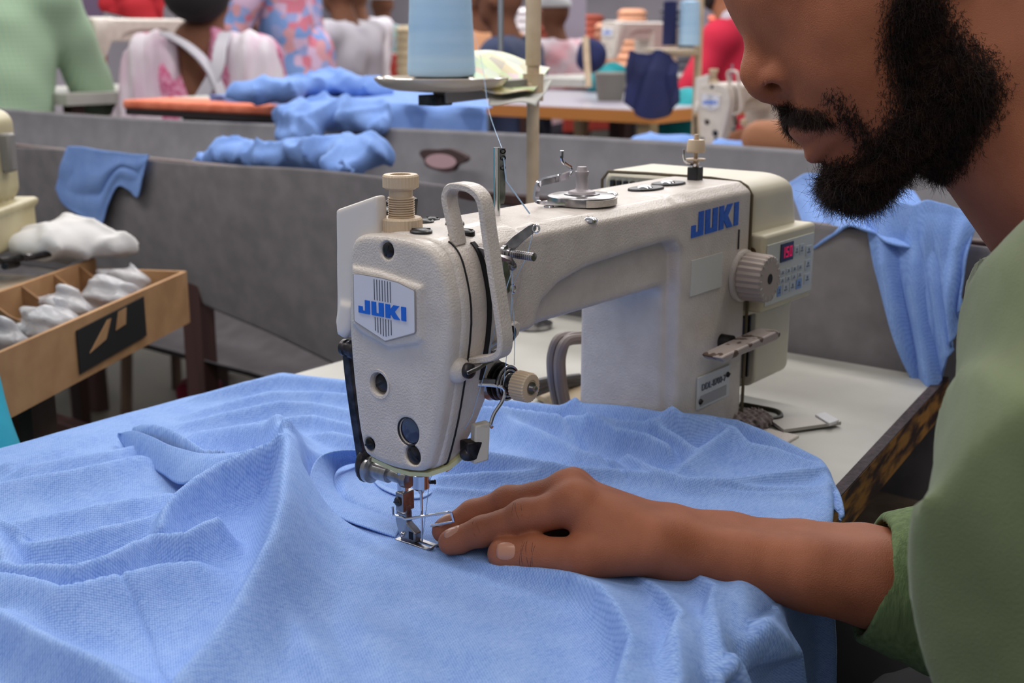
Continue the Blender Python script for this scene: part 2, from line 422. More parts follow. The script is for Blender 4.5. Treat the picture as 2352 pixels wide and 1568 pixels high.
# ---- seam between face plate and head, take-up slot
def sideline(name, x, zs, m, wd=.7, dep=.9):
    pts = [bhit(x(z), -66, z, 0, 1, 0)+V(0, -.0003, 0) for z in zs]
    k = MB(); k.tube(pts, 1, sect=[(-wd*mm, -dep*mm), (wd*mm, -dep*mm), (wd*mm, dep*mm), (-wd*mm, dep*mm)], up=V(0, 1, 0)); return k.build(name, m, mach, smooth=False)
sideline('cover_seam', lambda z: -9.8, np.linspace(62, 191, 60), BLACK, .30, dep=.7)
sideline('take_up_slot', lambda z: 6.0-1.2*(180-z)*(180-z)/6400, np.linspace(112, 189, 40), BLACK, 1.7, dep=.7)
lev = MB(); lev.tube([at(4, -30, 186), at(8, -42, 184), at(11, -50, 181), at(17, -53, 180), at(23, -51, 176)], .0022, sect=[(-1, -.5), (1, -.5), (1, .5), (-1, .5)], up=V(1, 0, 0))
lev.ball(at(23, -51, 175), .0026, 12); lev.build('take_up_lever', STEEL, mach)

# ---- take-up guard loop
g = smoothpath([at(-4, -35, 189), at(-4.5, -33, 199), at(-5, -30, 211), at(-5, -29.8, 216.5), at(-5, -33, 220.5), at(-4.8, -39, 221.4), at(-4.5, -47, 220.2), at(-4.2, -52.5, 216), at(-4, -54.8, 209), at(-3.5, -56.5, 196), at(-3, -61, 171), at(-3, -65.8, 146), at(-3, -66.4, 138), at(-3, -65, 133), at(-3, -60.5, 130), at(-4, -53, 127.6), at(-5, -46, 126)], 6)
k = MB(); k.tube(g, 1, sect=[(-.0019, -.0044), (-.0013, -.0052), (.0013, -.0052), (.0019, -.0044), (.0019, .0044), (.0013, .0052), (-.0013, .0052), (-.0019, .0044)], up=V(1, 0, 0)); gd = k.build('take_up_guard', CAST, mach)
k = MB(); k.tube([at(-17, -49, 122), at(-10, -51.5, 124), at(-5, -53, 126.5), at(0, -52, 126)], .004, sect=[(-.9, -.3), (.9, -.3), (.9, .3), (-.9, .3)], up=V(0, 0, 1)); k.build('guard_bracket', STEEL, mach, bevel=.0004)
screw('guard_screw', (-14.5, -50, 122.5), (-.25, -1, .1), 4.4, DARKM, mach, .9, h=2)
k = MB(); k.ball(at(-15, -43, 122), .0075, 16, sc=(1, .9, 1)); k.build('guard_boss', CAST, mach)

# ---- thread guide plate with threaded stud
GY = float(bhit(32, -66, 178, 0, 1, 0)[1]*1000)+36.2
k = MB()
o_ = at(32, -35.5, 180); u_ = unit(V(.9, -.2, .25)); w_ = V(-.1, 0, 1)
arm1 = [(-4, -3), (4, -5), (6, 0), (12, 4), (17, 6.5), (19.2, 8.5), (19.2, 11), (17, 12.4), (14, 12), (5, 8), (-1, 4)]
k.prism([(p[0]*mm, p[1]*mm) for p in arm1], at(31, -37.4+GY, 180), V(.75, -.62, .22), V(0, 0, 1), V(.0006, .0007, 0))
arm2 = [(-3.5, 2), (3, 2), (2.6, -10), (4.6, -20), (3.8, -23), (1.6, -24.2), (-.6, -23), (-1.6, -19), (-3.2, -8)]
k.prism([(p[0]*mm, p[1]*mm) for p in arm2], at(31.5, -38.4+GY, 180), V(1, -.1, 0), V(0, -.08, 1), V(0, -.0012, 0))
gp = k.build('thread_guide', STEEL, mach, smooth=False, bevel=.0003)
k = MB(); k.tube([at(45.2, -49.0+GY, 193.2)+V(.75, -.62, 0)*.0021*math.cos(a)+V(0, 0, 1)*.0021*math.sin(a) for a in np.linspace(0, 2*PI, 20)[:-1]], .0006, 6, closed=True)
k.tube([at(33.3, -41.8+GY, 159.5)+V(1, 0, 0)*.002*math.cos(a)+V(0, 0, 1)*.0024*math.sin(a) for a in np.linspace(0, 2*PI, 20)[:-1]], .0006, 6, closed=True); k.build('guide_eyelet', CHROME, gp)
k = MB(); k.lathe(at(32, -36.5+GY, 180), V(0.02, -1, -.02), [(0, .0046), (.0022, .0046), (.0022, .0030), (.005, .0030), (.005, .0021)]+[(.005+i*.0007, .0021+(.00035 if i % 2 else 0)) for i in range(1, 24)]+[(.0215, .0012)], 16)
k.build('threaded_stud', STEEL, mach)

# ---- tension assembly: axis towards the operator
tc = at(22, -40, 107); ax = V(0, -1, 0)
k = MB(); k.lathe(tc+V(0, .008, 0), ax, [(0, .011), (.006, .012), (.009, .0105)], 36); k.build('tension_base', STEEL, mach)
prof = [(0, .0104), (.001, .0112), (.0016, .0112), (.0022, .0092)]
td = MB()
for i in range(3): td.lathe(tc-V(0, .0012+i*.0026, 0), ax, [(0, .0085), (.0008, .0112-i*.0006), (.0014, .0112-i*.0006), (.0022, .0085)], 36)
td.build('tension_disc', DARKM, mach)
for i, rr in enumerate((.0098, .0076, .0056)):
    k = MB(); k.tube([tc+V(rr*math.cos(a), -.0086-.0006*i, rr*math.sin(a)) for a in np.linspace(0, 2*PI, 40)[:-1]], .00075, 8, closed=True); k.build('tension_spring', STEEL, mach)
k = MB(); k.lathe(tc-V(0, .008, 0), ax, [(0, .0068), (.0045, .0052), (.007, .0052)], 24); k.build('spring_seat', BLACKP, mach)
k = MB(); k.lathe(tc-V(0, .0145, 0), ax, [(0, .0072), (.0010, .0088), (.0100, .0086), (.0108, .0080), (.0112, .0055), (.0112, .0050), (.0106, .0048)], 56, ribs=1, ribd=.00045); k.build('tension_knob', BEIGE, mach, autosm=20)
k = MB(); k.lathe(tc-V(0, .0240, 0), ax, [(0, .0036), (.0020, .0036), (.0020, .0017), (.0048, .0017), (.0052, .001)], 14); k.build('tension_stud', STEEL, mach)
k = MB(); k.tube(smoothpath([at(4, -41, 109), at(12, -48, 107.5), at(15.5, -51, 105), at(14, -51, 99), at(9, -49, 92), at(7, -48, 86), at(8, -48, 84)], 6), .0011, 8); k.build('thread_hook', CHROME, mach)
k = MB(); k.tube([at(4, -40, 111), at(13, -46, 110)], .0016, sect=[(-1, -.7), (1, -.7), (1, .7), (-1, .7)]); k.build('hook_arm', STEEL, mach)
# lower thread guide plate on the arm's bottom corner
k = MB(); k.prism([(p[0]*mm, p[1]*mm) for p in [(2, 127), (26, 136), (40, 139), (43, 137), (42, 131), (36, 127), (14, 124), (4, 122)]], at(0, -37.5, 0), V(1, 0, 0), V(0, 0, 1), V(0, -.004, 0)); k.build('side_cover_plate', CAST, mach, bevel=.001)
k = MB(); k.tube(smoothpath([at(8, -42.5, 127.5), at(16, -44, 131), at(24, -46, 133.5), at(30, -45, 134), at(31, -43, 130), at(24, -44, 127.5), at(14, -43.5, 126)], 5), .0011, 8, closed=False); k.build('wire_guide', STEEL, mach)
k = MB(); k.lathe(at(33, -41, 133), (0, -1, 0), [(0, .0046), (.0015, .0046), (.002, .003)], 20); k.build('guide_screw', DARKM, mach)
# small beige switch box on the right of the head bottom
sb = MB(); c0 = at(2, -44, 76)
sb.obox(c0, V(.0040, -.0022, .0006), V(.0012, .0028, 0), V(.0008, 0, .0112)); sw = sb.build('sewing_light', mat('dusty_ivory', srgb(196, 188, 176), .45, col2=srgb(150, 142, 132), nscale=160, ramp=(.55, .8)), mach, bevel=.0009)
k = MB(); k.obox(at(-2, -41, 72), V(.0045, -.002, 0), V(.0012, .004, 0), V(0, 0, .0055)); k.ball(at(-5, -40, 70), .0042, 12); k.build('light_bracket', DARKM, mach, bevel=.0008)

# ---- presser regulator on top
pc = at(-5, 6.5, 190); up = V(0, 0, 1)
k = MB(); k.lathe(pc, up, [(.0, .0110), (.0015, .0120), (.0095, .0118), (.0105, .0110), (.0106, .0075)], 72, ribs=1, ribd=.00035); kn = k.build('regulator_nut', BEIGE, mach, autosm=20)
k = MB(); pr = [(.009, .0068)]
for i in range(9): pr += [(.0105+i*.0013, .0067), (.0108+i*.0013, .0076), (.0113+i*.0013, .0076), (.0116+i*.0013, .0067)]
pr += [(.0232, .0067), (.0300, .0067)]; k.lathe(pc, up, pr, 32); k.build('regulator_thread', BEIGE, mach, autosm=20)
k = MB(); k.lathe(pc, up, [(.0262, .0080), (.0275, .0102), (.0335, .0102), (.0345, .0096), (.0345, .0060), (.0310, .0056)], 64, ribs=1, ribd=.0003); k.build('regulator_cap', BEIGE, mach, autosm=20)
k = MB(); k.lathe(pc, up, [(.0312, .0058), (.0313, .0002)], 24, caps=False); k.build('cap_hollow', mat('dusty_brown', srgb(110, 92, 80), .8), mach)
# black plugs and screws on top of head
for (x, y, r) in ((-9, -12, 5.2), (20, 12, 4.8), (24, -8, 4.6), (34, 18, 3.6), (12, -26, 4.6), (2, -28, 3.8), (-2, 22, 4)):
    zt_ = float(bhit(x, y, 205, 0, 0, -1)[2]*1000) if x > -15 else 192.6
    screw('top_screw', (x, y, zt_-.2), (0, 0, 1), r*1.22, BLACKP, mach, random.uniform(0, 3), h=2.0)

# ---- box behind the head (lamp / wiper housing) with black side
def back_sdf(G):
    X, Y, Zz = [g*1000 for g in G]
    a = smax(sd_poly(Y, Zz, [(44, 203), (12, 213.5), (11, 207), (14, 150), (30, 140), (45, 136.5), (46.5, 137)]), np.abs(X+15.5)-4.5, 2)
    b2 = smax(sd_poly(Y, Zz, [(30, 150), (34, 134), (40, 127.5), (46, 129.5), (46.5, 137), (42, 150)]), np.abs(X+12)-10, 4)
    return smin(a, b2, 2)*.001
surf('rear_housing', back_sdf, (-.025, .004, .12), (.006, .052, .218), .0011, ENAM, mach, sm=1)
hp = [P(*q, x=.012) for q in ((854, 476), (866, 467), (908, 452), (936, 458), (930, 535), (874, 545))]
k = MB(); k.prism([(p[1], p[2]) for p in hp], V(.012, 0, 0), V(0, 1, 0), V(0, 0, 1), V(.010, 0, 0)); k.box(at(-12, 20, 150), at(13, 42, 203)); k.build('housing_side', BLACKP, mach, bevel=.0014)

# ---- presser lifting lever down the far side
k = MB(); k.lathe(at(-16, 33, 121), V(0, 1, 0), [(0, .0042), (.002, .0058), (.005, .0058), (.006, .0044), (.0085, .0044), (.0095, .0052), (.012, .0050), (.013, .003)], 24); k.build('lifter_pivot', DARKM, mach)
k = MB(); k.tube(smoothpath([P(797, 800, x=-.014), P(804, 870, x=-.013), P(815, 950, x=-.010), P(824, 1010, x=-.006), P(832, 1062, x=-.002)], 5), .0034, sect=[(-.9, -.45), (.9, -.45), (.9, .45), (-.9, .45)], up=V(1, 0, 0)); k.build('lifting_lever', DARKM, mach, bevel=.0005)
# yellowed gasket along the underside of the face plate
k = MB(); k.tube([at(-17, 18, 58.8), at(-17, 0, 56.4), at(-17, -12, 56.6), at(-15, -21, 58), at(-8, -26, 61), at(2, -28, 66)], .0018, sect=[(-3.2, -.7), (3.2, -.7), (3.2, .7), (-3.2, .7)], up=V(0, 0, 1)); k.build('underside_gasket', YELL, mach)

# ---- presser bar, needle bar, foot
k = MB(); k.lathe(at(-1, 43, 41.5), V(0, -1, 0), [(0, .006), (.001, .0085), (.004, .0085), (.0052, .0062), (.0054, .0052), (.018, .0052), (.0185, .0036), (.030, .0036), (.0302, .0052), (.0345, .0050)], 28)
k.build('lifter_shaft', STEEL, mach)
k = MB(); k.ball(at(-1, 44.5, 43.5), .0090, 18, sc=(1, .5, 1.25)); k.build('lifter_cam', DARKM, mach)
k = MB(); k.tube([at(0, 15, 66), at(0, 15, 30)], .0035, 16); k.build('presser_bar', CHROME, mach)
k = MB(); k.tube([at(0, 0, 74), at(0, 0, 46)], .0036, 20); k.build('needle_bar', STEEL, mach)
k = MB(); k.lathe(at(0, 0, 47.5), V(0, 0, -1), [(0, .0036), (.0004, .0052), (.0085, .0052), (.0098, .0040), (.0108, .0020), (.0125, .0012)], 28); k.build('needle_clamp', CHROME, mach)
k = MB(); k.lathe(at(3.5, -2, 41.5), V(.7, -.7, 0), [(0, .0012), (.004, .0012), (.004, .0016), (.005, .0014)], 12); k.build('clamp_screw', DARKM, mach)
k = MB(); k.tube([at(0, 0, 37), at(0, 0, 24), at(0, 0, 4)], [.00095, .00075, .00055], 10); k.build('needle', CHROME, mach)
k = MB(); k.tube(smoothpath([at(1, -3, 57), at(0, -7, 55), at(1, -9, 51.5), at(3, -8, 49.5), at(4, -5.5, 51), at(3, -4, 55), at(4, -10, 54.5), at(8, -14, 55), at(10, -15.5, 52.5), at(6, -14, 50.5)], 5), .0009, 7); k.build('needle_bar_guide', CHROME, mach)
foot = MB()
foot.obox(at(0, 13.5, 27.5), V(.0052, 0, 0), V(0, .0030, 0), V(0, 0, .0062))      # clamp of the foot round the bar
foot.obox(at(0, 12.6, 17), V(.0022, 0, 0), V(0, .0022, 0), V(0, 0, .0078))
foot.prism([(p[0]*mm, p[1]*mm) for p in [(19.5, 14), (18.5, 21), (15, 24.5), (10.5, 21), (10.5, 14), (6.5, 11.5), (3.2, 9), (3.6, 3.0), (15, 2.2), (17, 6)]], at(-2.6, 0, 0), V(0, 1, 0), V(0, 0, 1), V(.0056, 0, 0))
ft = foot.build('presser_foot', STEEL, mach, smooth=False, bevel=.0006)
so = MB()
so.prism([(p[0]*mm, p[1]*mm) for p in [(18, 1.2), (18, 2.8), (6, 3.2), (-7.5, 3.0), (-10.5, 4.8), (-11.8, 4.6), (-9.5, 1.6), (-7, 1.2)]], at(-5.2, 0, 0), V(0, 1, 0), V(0, 0, 1), V(.0042, 0, 0))
so.prism([(p[0]*mm, p[1]*mm) for p in [(18, 1.2), (18, 2.8), (6, 3.2), (-7.5, 3.0), (-10.5, 4.8), (-11.8, 4.6), (-9.5, 1.6), (-7, 1.2)]], at(1.4, 0, 0), V(0, 1, 0), V(0, 0, 1), V(.0036, 0, 0))
so.box(at(-5.2, 3.5, 1.2), at(5, 18, 2.9))
so.build('foot_sole', STEEL, mach, smooth=False, bevel=.0004)
screw('foot_screw', (-5.2, 14, 28), (-1, .1, 0), 2.9, DARKM, mach, .2, h=1.4)
screw('hinge_pin', (-2.6, 13.2, 6.5), (-1, 0, 0), 1.7, CHROME, mach)
k = MB(); k.box(at(-2.9, 5, 4.5), at(3.2, 8.5, 9.5)); k.build('foot_hinge', DARKM, mach, smooth=False, bevel=.0003)
# finger guard wire
k = MB(); k.tube([at(-4.5, 19.5, 23), at(-5, 19, 18), P(924, 1187, x=-.005), P(932, 1192, x=-.005), P(1030, 1176, x=-.001), P(1037, 1177, x=0), P(1042, 1197, x=.0005), P(1036, 1199, x=.001), P(990, 1207, x=.002)], .00085, 8); k.build('finger_guard', CHROME, mach)

# ---- bobbin winder on the arm top
wc = at(158, -3, 192)
k = MB(); k.lathe(wc, up, [(0, .0225), (.0016, .0228), (.0050, .0225), (.0058, .0205), (.0060, .0120), (.0066, .0118), (.0066, .0002)], 40); wb = k.build('winder_wheel', STEEL, mach)
k = MB(); k.lathe(wc+V(0, 0, .006), up, [(0, .0095), (.0020, .0085), (.003, .0048), (.0042, .0040), (.0120, .0040), (.0130, .0046), (.0150, .0046), (.0150, .0036), (.0180, .0030)], 24); k.build('winder_spindle', mat('dusty_steel', srgb(176, 168, 172), .6, .4), mach)
k = MB(); k.prism([(math.cos(a)*.0235, math.sin(a)*.0235) for a in np.linspace(-2.4, .6, 16)]+[(.017*math.cos(a), .017*math.sin(a)) for a in np.linspace(.6, -2.4, 16)], wc, V(1, 0, 0), V(0, 1, 0), V(0, 0, .0042)); k.build('winder_brake', CAST, mach, smooth=False)
k = MB(); k.tube(smoothpath([at(140, -6, 194), at(128, 4, 194.5), at(126, 10, 196), at(127, 11, 202), at(130, 10.5, 207), at(140, 6, 209), at(150, 2, 211)], 4), .0026, sect=[(-1, -.35), (1, -.35), (1, .35), (-1, .35)]); k.tube(smoothpath([at(150, 2, 211), at(152, 1, 215), at(146, 4, 220), at(145, 4, 227)], 4), .0013, 8); k.build('winder_lever', CHROME, mach)
for (x, y, r) in ((126, -32, 4.8), (131, 4, 3.4), (207, 6, 4.6), (60, 24, 3.2)): 
    s_ = MB(); s_.lathe(bhit(x, y, 205, 0, 0, -1)-V(0, 0, .0006), up, [(0, r*mm*1.02), (.0012, r*mm), (.0024, r*mm*.75), (.0031, r*mm*.3), (.0032, .0001)], 24); s_.build('dome_screw', CHROME, mach)
# dark oval hand holes
for (x, y, a, l) in ((247, 3, -.15, .0165), (283, 6, -.2, .0155)):
    k = MB(); e = V(math.cos(a), math.sin(a), 0); f = V(-e[1], e[0], 0)
    k.prism([(l*math.cos(t), 0.0098*math.sin(t)) for t in np.linspace(0, 2*PI, 33)[:-1]], bhit(x, y, 205, 0, 0, -1)-V(0, 0, .0008), e, f, V(0, 0, .0026)); hh = k.build('top_window', BLACKP, mach, bevel=.0009)
    k = MB(); k.ball(bhit(x, y, 205, 0, 0, -1)+V(-.003, -.001, .0016), .0068, 14, sc=(1, .8, .35)); k.build('window_lens', CHROME, hh)
# upper tension post
tp = at(322, 6, 190)
k = MB(); k.box(tp+V(-.0046, -.0046, 0), tp+V(.0046, .0046, .012)); k.build('post_base', BLACKP, mach, bevel=.0008)
k = MB(); k.lathe(tp+V(0, 0, .011), up, [(0, .0022), (.006, .0022), (.006, .0072), (.0072, .0075), (.0075, .0016), (.012, .0016), (.012, .0068), (.0130, .0074), (.0205, .0066), (.0215, .0060), (.0215, .0020), (.0255, .0018)], 28); k.build('post_tension', BEIGE, mach)
k = MB(); k.tube(smoothpath([tp+V(-.002, 0, .014), tp+V(-.010, .002, .016), tp+V(-.013, .003, .020), tp+V(-.0135, .003, .026)], 4), .0011, 8); k.tube([tp+V(-.008, -.004, .014), tp+V(.009, .003, .0145)], .0012, 8); k.build('post_hook', CHROME, mach)
# thread guide rod behind the arm
k = MB(); k.tube([at(80, 6, 190), at(80, 6, 233.5)], .0021, 14); rod = k.build('guide_rod', CHROME, mach)
k = MB(); k.prism([(0, 0), (.0035, 0), (.0035, -.030), (.0028, -.034), (0, -.034)], at(81, 5, 233), V(1, -.6, 0), V(0, 0, 1), V(.0004, .0007, 0))
k.build('guide_tab', STEEL, mach, smooth=False)
k = MB()
for z in (231, 227, 221): k.tube([at(83, 3.5, z)+V(1, -.6, 0)*.0013*math.cos(a)+V(0, 0, 1)*.0013*math.sin(a) for a in np.linspace(0, 2*PI, 14)[:-1]], .0004, 5, closed=True)
k.build('tab_hole', DARKM, mach)

# ---- motor housing, control box
def motor_sdf(G):
    X, Y, Zz = [g*1000 for g in G]
    b = sd_box([X, Y, Zz], (339.5, -33, 24), (426, 104, 192), 9)
    b = smax(b, -(X-339.5)+0*Y, .6)
    b = smax(b, (Zz-192)*.8+(-(Y+20))*.45, 6)
    b = smax(b, (X-418)*.9+(Zz-170)*.30+0*Y, 5)
    b = smax(b, -sd_box([X, Y, Zz], (330, -60, 10), (360, -18, 86), 1), 1)
    # vent slots in the inner face, behind the column
    for i in range(7): b = smax(b, -sd_box([X, Y, Zz], (330, 54+i*6.2, 168), (344, 57+i*6.2, 184), .5), .3)
    return b*.001
surf('motor_housing', motor_sdf, (.336, -.04, .018), (.432, .110, .197), .0016, CREAM, mach, sm=1)
k = MB(); k.box(at(341, -16, 20), at(412, 92, 180)); k.build('motor_core', BLACKP, mach)
k = MB()
for i in range(3): k.box(at(342+i*6, -30, 34), at(344+i*6, -16, 84))
k.build('vent_fin', BLACKP, mach, smooth=False)
for i in range(7):
    k = MB(); k.box(at(338.2, 53+i*6.4, 167), at(340.2, 56.6+i*6.4, 184)); k.build('vent_slot', BLACK, mach, smooth=False)
k = MB(); k.tube([at(337.2, y, z) for (y, z) in [(-35.2, 4), (-35.4, 100), (-35.2, 182), (-31, 188), (-25, 191), (0, 192.3), (60, 192), (96, 191), (102, 184), (102, 120)]], .0013, 8); k.build('housing_seam', mat('dirty_seam', srgb(90, 78, 56), .7), mach)
# control box: front face in plane y = -58, corners measured in the photo
cb = MB(); yf = -.046
cb.box((.340, yf, .0905), (.431, -.020, .1515)); cbo = cb.build('control_box', mat('control_cream', srgb(200, 192, 168), .45), mach, bevel=.003, bseg=3)
k = MB(); k.box((.3445, yf-.0009, .0955), (.4275, yf+.001, .1435)); sheet = k.build('control_panel', mat('panel_grey', srgb(194, 196, 190), .35), cbo, smooth=False, bevel=.0003)
k = MB(); k.box((.3665, yf-.0016, .1270), (.3885, yf-.0008, .1415)); k.build('display', mat('display_dark', srgb(38, 34, 62), .2), sheet, smooth=False)
RED = mat('led_red', srgb(150, 20, 60), .4, emit=srgb(190, 25, 80), estr=.5)
def seg7(ch, o, w, h, t, m, parent):
    S = {'1': 'bc', '8': 'abcdefg', '0': 'abcdef', '5': 'afgcd'}[ch]; k = MB()
    R = {'a': (0, h-t, w, h), 'g': (0, h/2-t/2, w, h/2+t/2), 'd': (0, 0, w, t), 'f': (0, h/2, t, h), 'b': (w-t, h/2, w, h), 'e': (0, 0, t, h/2), 'c': (w-t, 0, w, h/2)}
    for q in S: a = R[q]; k.box((o[0]+a[0], o[1]-.0004, o[2]+a[1]), (o[0]+a[2], o[1], o[2]+a[3]))
    k.build('digit', m, parent, smooth=False)
for i, ch in enumerate('150'): seg7(ch, (.3690+i*.0062, yf-.0016, .1300), .0042, .0085, .0011, RED, sheet)
BTN = mat('button_pale', srgb(182, 188, 196), .35); BTN2 = mat('button_blue', srgb(120, 150, 200), .35)
def btn(x, z, w, h, m=BTN):
    x += .0292; z -= .0055
    k = MB(); k.box((x, yf-.0014, z), (x+w, yf-.0008, z+h)); o = k.build('button', m, sheet, smooth=False, bevel=.0002)
    k = MB(); k.box((x+w*.25, yf-.0017, z+h*.3), (x+w*.75, yf-.0013, z+h*.42)); k.box((x+w*.45, yf-.0017, z+h*.5), (x+w*.6, yf-.0013, z+h*.75)); k.build('button_mark', PDARK, o, smooth=False)
for (x, z) in ((.319, .130), (.3275, .130), (.319, .119), (.3275, .119)): btn(x, z, .0065, .0065)
for r in range(3): btn(.383, .131-r*.0115, .0105, .0085, BTN)
for c in range(4):
    for r in range(2): btn(.3385+c*.0105, .1215-r*.0065, .0080, .0045, BTN)
for c in range(2): btn(.362+c*.0095, .134, .0075, .0085, BTN)
k = MB(); k.tube([V(.3535+.005*math.cos(a), yf-.001, .1043+.005*math.sin(a)) for a in np.linspace(0, 2*PI, 28)[:-1]], .0004, 6, closed=True); k.build('round_key', PDARK, sheet)
btn(.335, .1055, .0068, .0082, BTN2)
for c in range(3): btn(.3445+c*.012, .1062, .0100, .0078, BTN if c < 2 else BTN2)
k = MB(); k.lathe(V(.3401, -.036, .138), V(-1, 0, 0), [(0, .0035), (.0005, .0035)], 18); k.build('box_screw', mat('rusty_brown', srgb(96, 70, 44), .6), cbo)
# white connector stack at the motor's right side
k = MB()
for i in range(4): k.box(at(424, 30, 150+i*7), at(431, 42, 155+i*7))
k.build('connector', mat('white_nylon', srgb(214, 210, 212), .5), mach, bevel=.001)

# ---- stitch length dial and reverse lever
dc = at(327, -35, 121.5)
k = MB(); k.lathe(dc, ax, [(0, .0205), (.0025, .0200), (.0035, .0185)], 48); k.build('dial_collar', CAST, mach)
k = MB(); k.lathe(dc-V(0, .0036, 0), ax, [(0, .0180), (.0015, .0188), (.0190, .0180), (.0200, .0172), (.0202, .0045), (.0180, .0042)], 48, ribs=1, ribd=.0008); k.build('stitch_dial', BEIGED, mach, autosm=20)
k = MB(); k.lathe(dc-V(0, .0215, 0), ax, [(0, .0040), (.0025, .0038)], 18); k.build('dial_hole', BLACK, mach)
for i in range(16):
    a = 2*PI*i/16; k = MB(); k.obox(dc+V(.0148*math.cos(a), -.0238, .0148*math.sin(a)), V(math.cos(a), 0, math.sin(a))*.0013, V(-math.sin(a), 0, math.cos(a))*.0003, V(0, .0003, 0)); k.build('dial_mark', PGREY, mach, smooth=False)
k = MB(); k.box(at(317.6, -36.1, 143), at(318.8, -34.8, 158)); k.build('dial_pointer', BLACKP, mach, smooth=False)
lv = MB(); a0 = P(1632, 824, y=-.052); a1 = P(1770, 762, y=-.052)
dd = unit(a1-a0); c_ = (a0+a1)/2; L_ = np.linalg.norm(a1-a0)/2
lv.prism([(-L_, -.0018), (-L_+.004, -.0030), (L_-.006, -.0036), (L_, -.0010), (L_-.001, .0022), (L_-.008, .0040), (-L_+.006, .0022)], c_+V(0, .008, 0), dd, np.cross(dd, V(0, 1, 0))*-1, V(0, -.017, 0))
lv.build('reverse_lever', mat('scuffed_alloy', srgb(176, 162, 156), .5, .3, col2=srgb(96, 76, 66), nscale=110, ramp=(.58, .62)), mach, smooth=False, bevel=.0012)
k = MB(); k.lathe(c_+V(0, .024, 0), ax, [(0, .006), (.016, .006)], 20); k.build('lever_hub', DARKM, mach)

# ---- sewing thread of the machine's upper path
THR = mat('blue_thread', srgb(160, 190, 225), .7)
def thread(pts, name='needle_thread', r=.00022):
    k = MB(); k.tube(pts, r, 5); return k.build(name, THR, mach)
thread([at(83, 3, 227), at(84, 2, 213), at(95, -8, 192.5)], r=.0005)
thread([at(45.5, -49, 192.5), at(42, -46, 176), at(34, -41.5, 160), at(33, -45, 134), at(26, -50, 117)])
thread([at(23, -51.5, 174), at(18, -54, 150), at(14, -52, 110)]); thread([at(23, -51.5, 174), at(10, -51, 150), at(6, -46, 120), at(-2, -42, 92), at(1, -20, 60), at(2, -8, 51), at(3, -4, 42), at(0.7, 0, 8)])
# ================================================================ table, trough, thread stand
WHITE = mat('white_laminate', srgb(184, 182, 176), .5, col2=srgb(168, 166, 160), nscale=9, bump=.03, bscale=60)
EDGE = mat('worn_edge_strip', srgb(64, 44, 40), .5, col2=srgb(196, 138, 66), nscale=70, ramp=(.42, .58), detail=8, bump=.5, bscale=160, stretch=(.35, .35, 1.3))
GREYC = mat('grey_canvas', srgb(126, 121, 125), .9, col2=srgb(112, 108, 112), nscale=30, bump=.12, bscale=900, sheen=.1)
WOODP = mat('beige_paint', srgb(206, 184, 156), .5, col2=srgb(184, 160, 132), nscale=30)
tbl = empty('sewing_table', (.15, .1, -.75), 'white table with a worn brown front edge under the foreground machine', 'table')
TOP = [(-.50, .36), (-.50, -.2350), (-.20, -.2165), (.10, -.1780), (.2740, -.1550), (.500, -.1245), (.574, -.115), (.574, .36)]
k = MB(); k.prism([(x, y) for (x, y) in TOP], V(0, 0, -.028), V(1, 0, 0), V(0, 1, 0), V(0, 0, .0265)); k.build('tabletop', WHITE, tbl, smooth=False, bevel=.001)
k = MB(); fe = TOP[1:7]
k.tube([V(x, y-.0012, -.0155) for (x, y) in fe], 1, sect=[(-.002, -.0165), (.003, -.0165), (.003, .0150), (-.002, .0150)], up=V(0, 0, 1)); k.build('front_edge_strip', EDGE, tbl, smooth=False)
k = MB(); k.tube([V(x, y+.001, -.0012) for (x, y) in fe], 1, sect=[(-.004, -.0030), (.0045, -.0030), (.0045, .0018), (-.004, .0018)], up=V(0, 0, 1)); k.build('edge_lip', mat('dark_lip', srgb(70, 56, 62), .8, col2=srgb(40, 32, 36), nscale=200, bump=1, bscale=900), tbl, smooth=False)
for (x, y) in ((-.42, .30), (.50, .30), (-.42, -.12), (.50, -.04)):
    k = MB(); k.box((x-.02, y-.02, -.75), (x+.02, y+.02, -.027)); k.build('leg', mat('leg_steel', srgb(120, 122, 128), .5, .3), tbl, bevel=.003)

def cloth_grid(name, fn, nu, nv, m, parent=None, thick=.0008, sub=0):
    "sheet from fn(u,v) over arrays u,v in 0..1 -> xyz"
    u, v = np.meshgrid(np.linspace(0, 1, nu), np.linspace(0, 1, nv), indexing='ij')
    p = np.stack(fn(u, v), -1).reshape(-1, 3); i = np.arange(nu*nv).reshape(nu, nv)
    f = np.stack([i[:-1, :-1], i[1:, :-1], i[1:, 1:], i[:-1, 1:]], -1).reshape(-1, 4)
    o = link_mesh(name, p, f, m, parent)
    if thick:
        s = o.modifiers.new('thickness', 'SOLIDIFY'); s.thickness = thick; s.offset = 0
    return o
def noise2(x, y, seed=0, oct=4, scale=1.):
    r = np.random.default_rng(seed); out = 0
    for o in range(oct):
        for _ in range(3):
            a = r.uniform(0, 2*PI); f = scale*(1.9**o)*r.uniform(.7, 1.3); out = out+np.sin((x*math.cos(a)+y*math.sin(a))*f+r.uniform(0, 7))/(1.8**o)
    return out/4
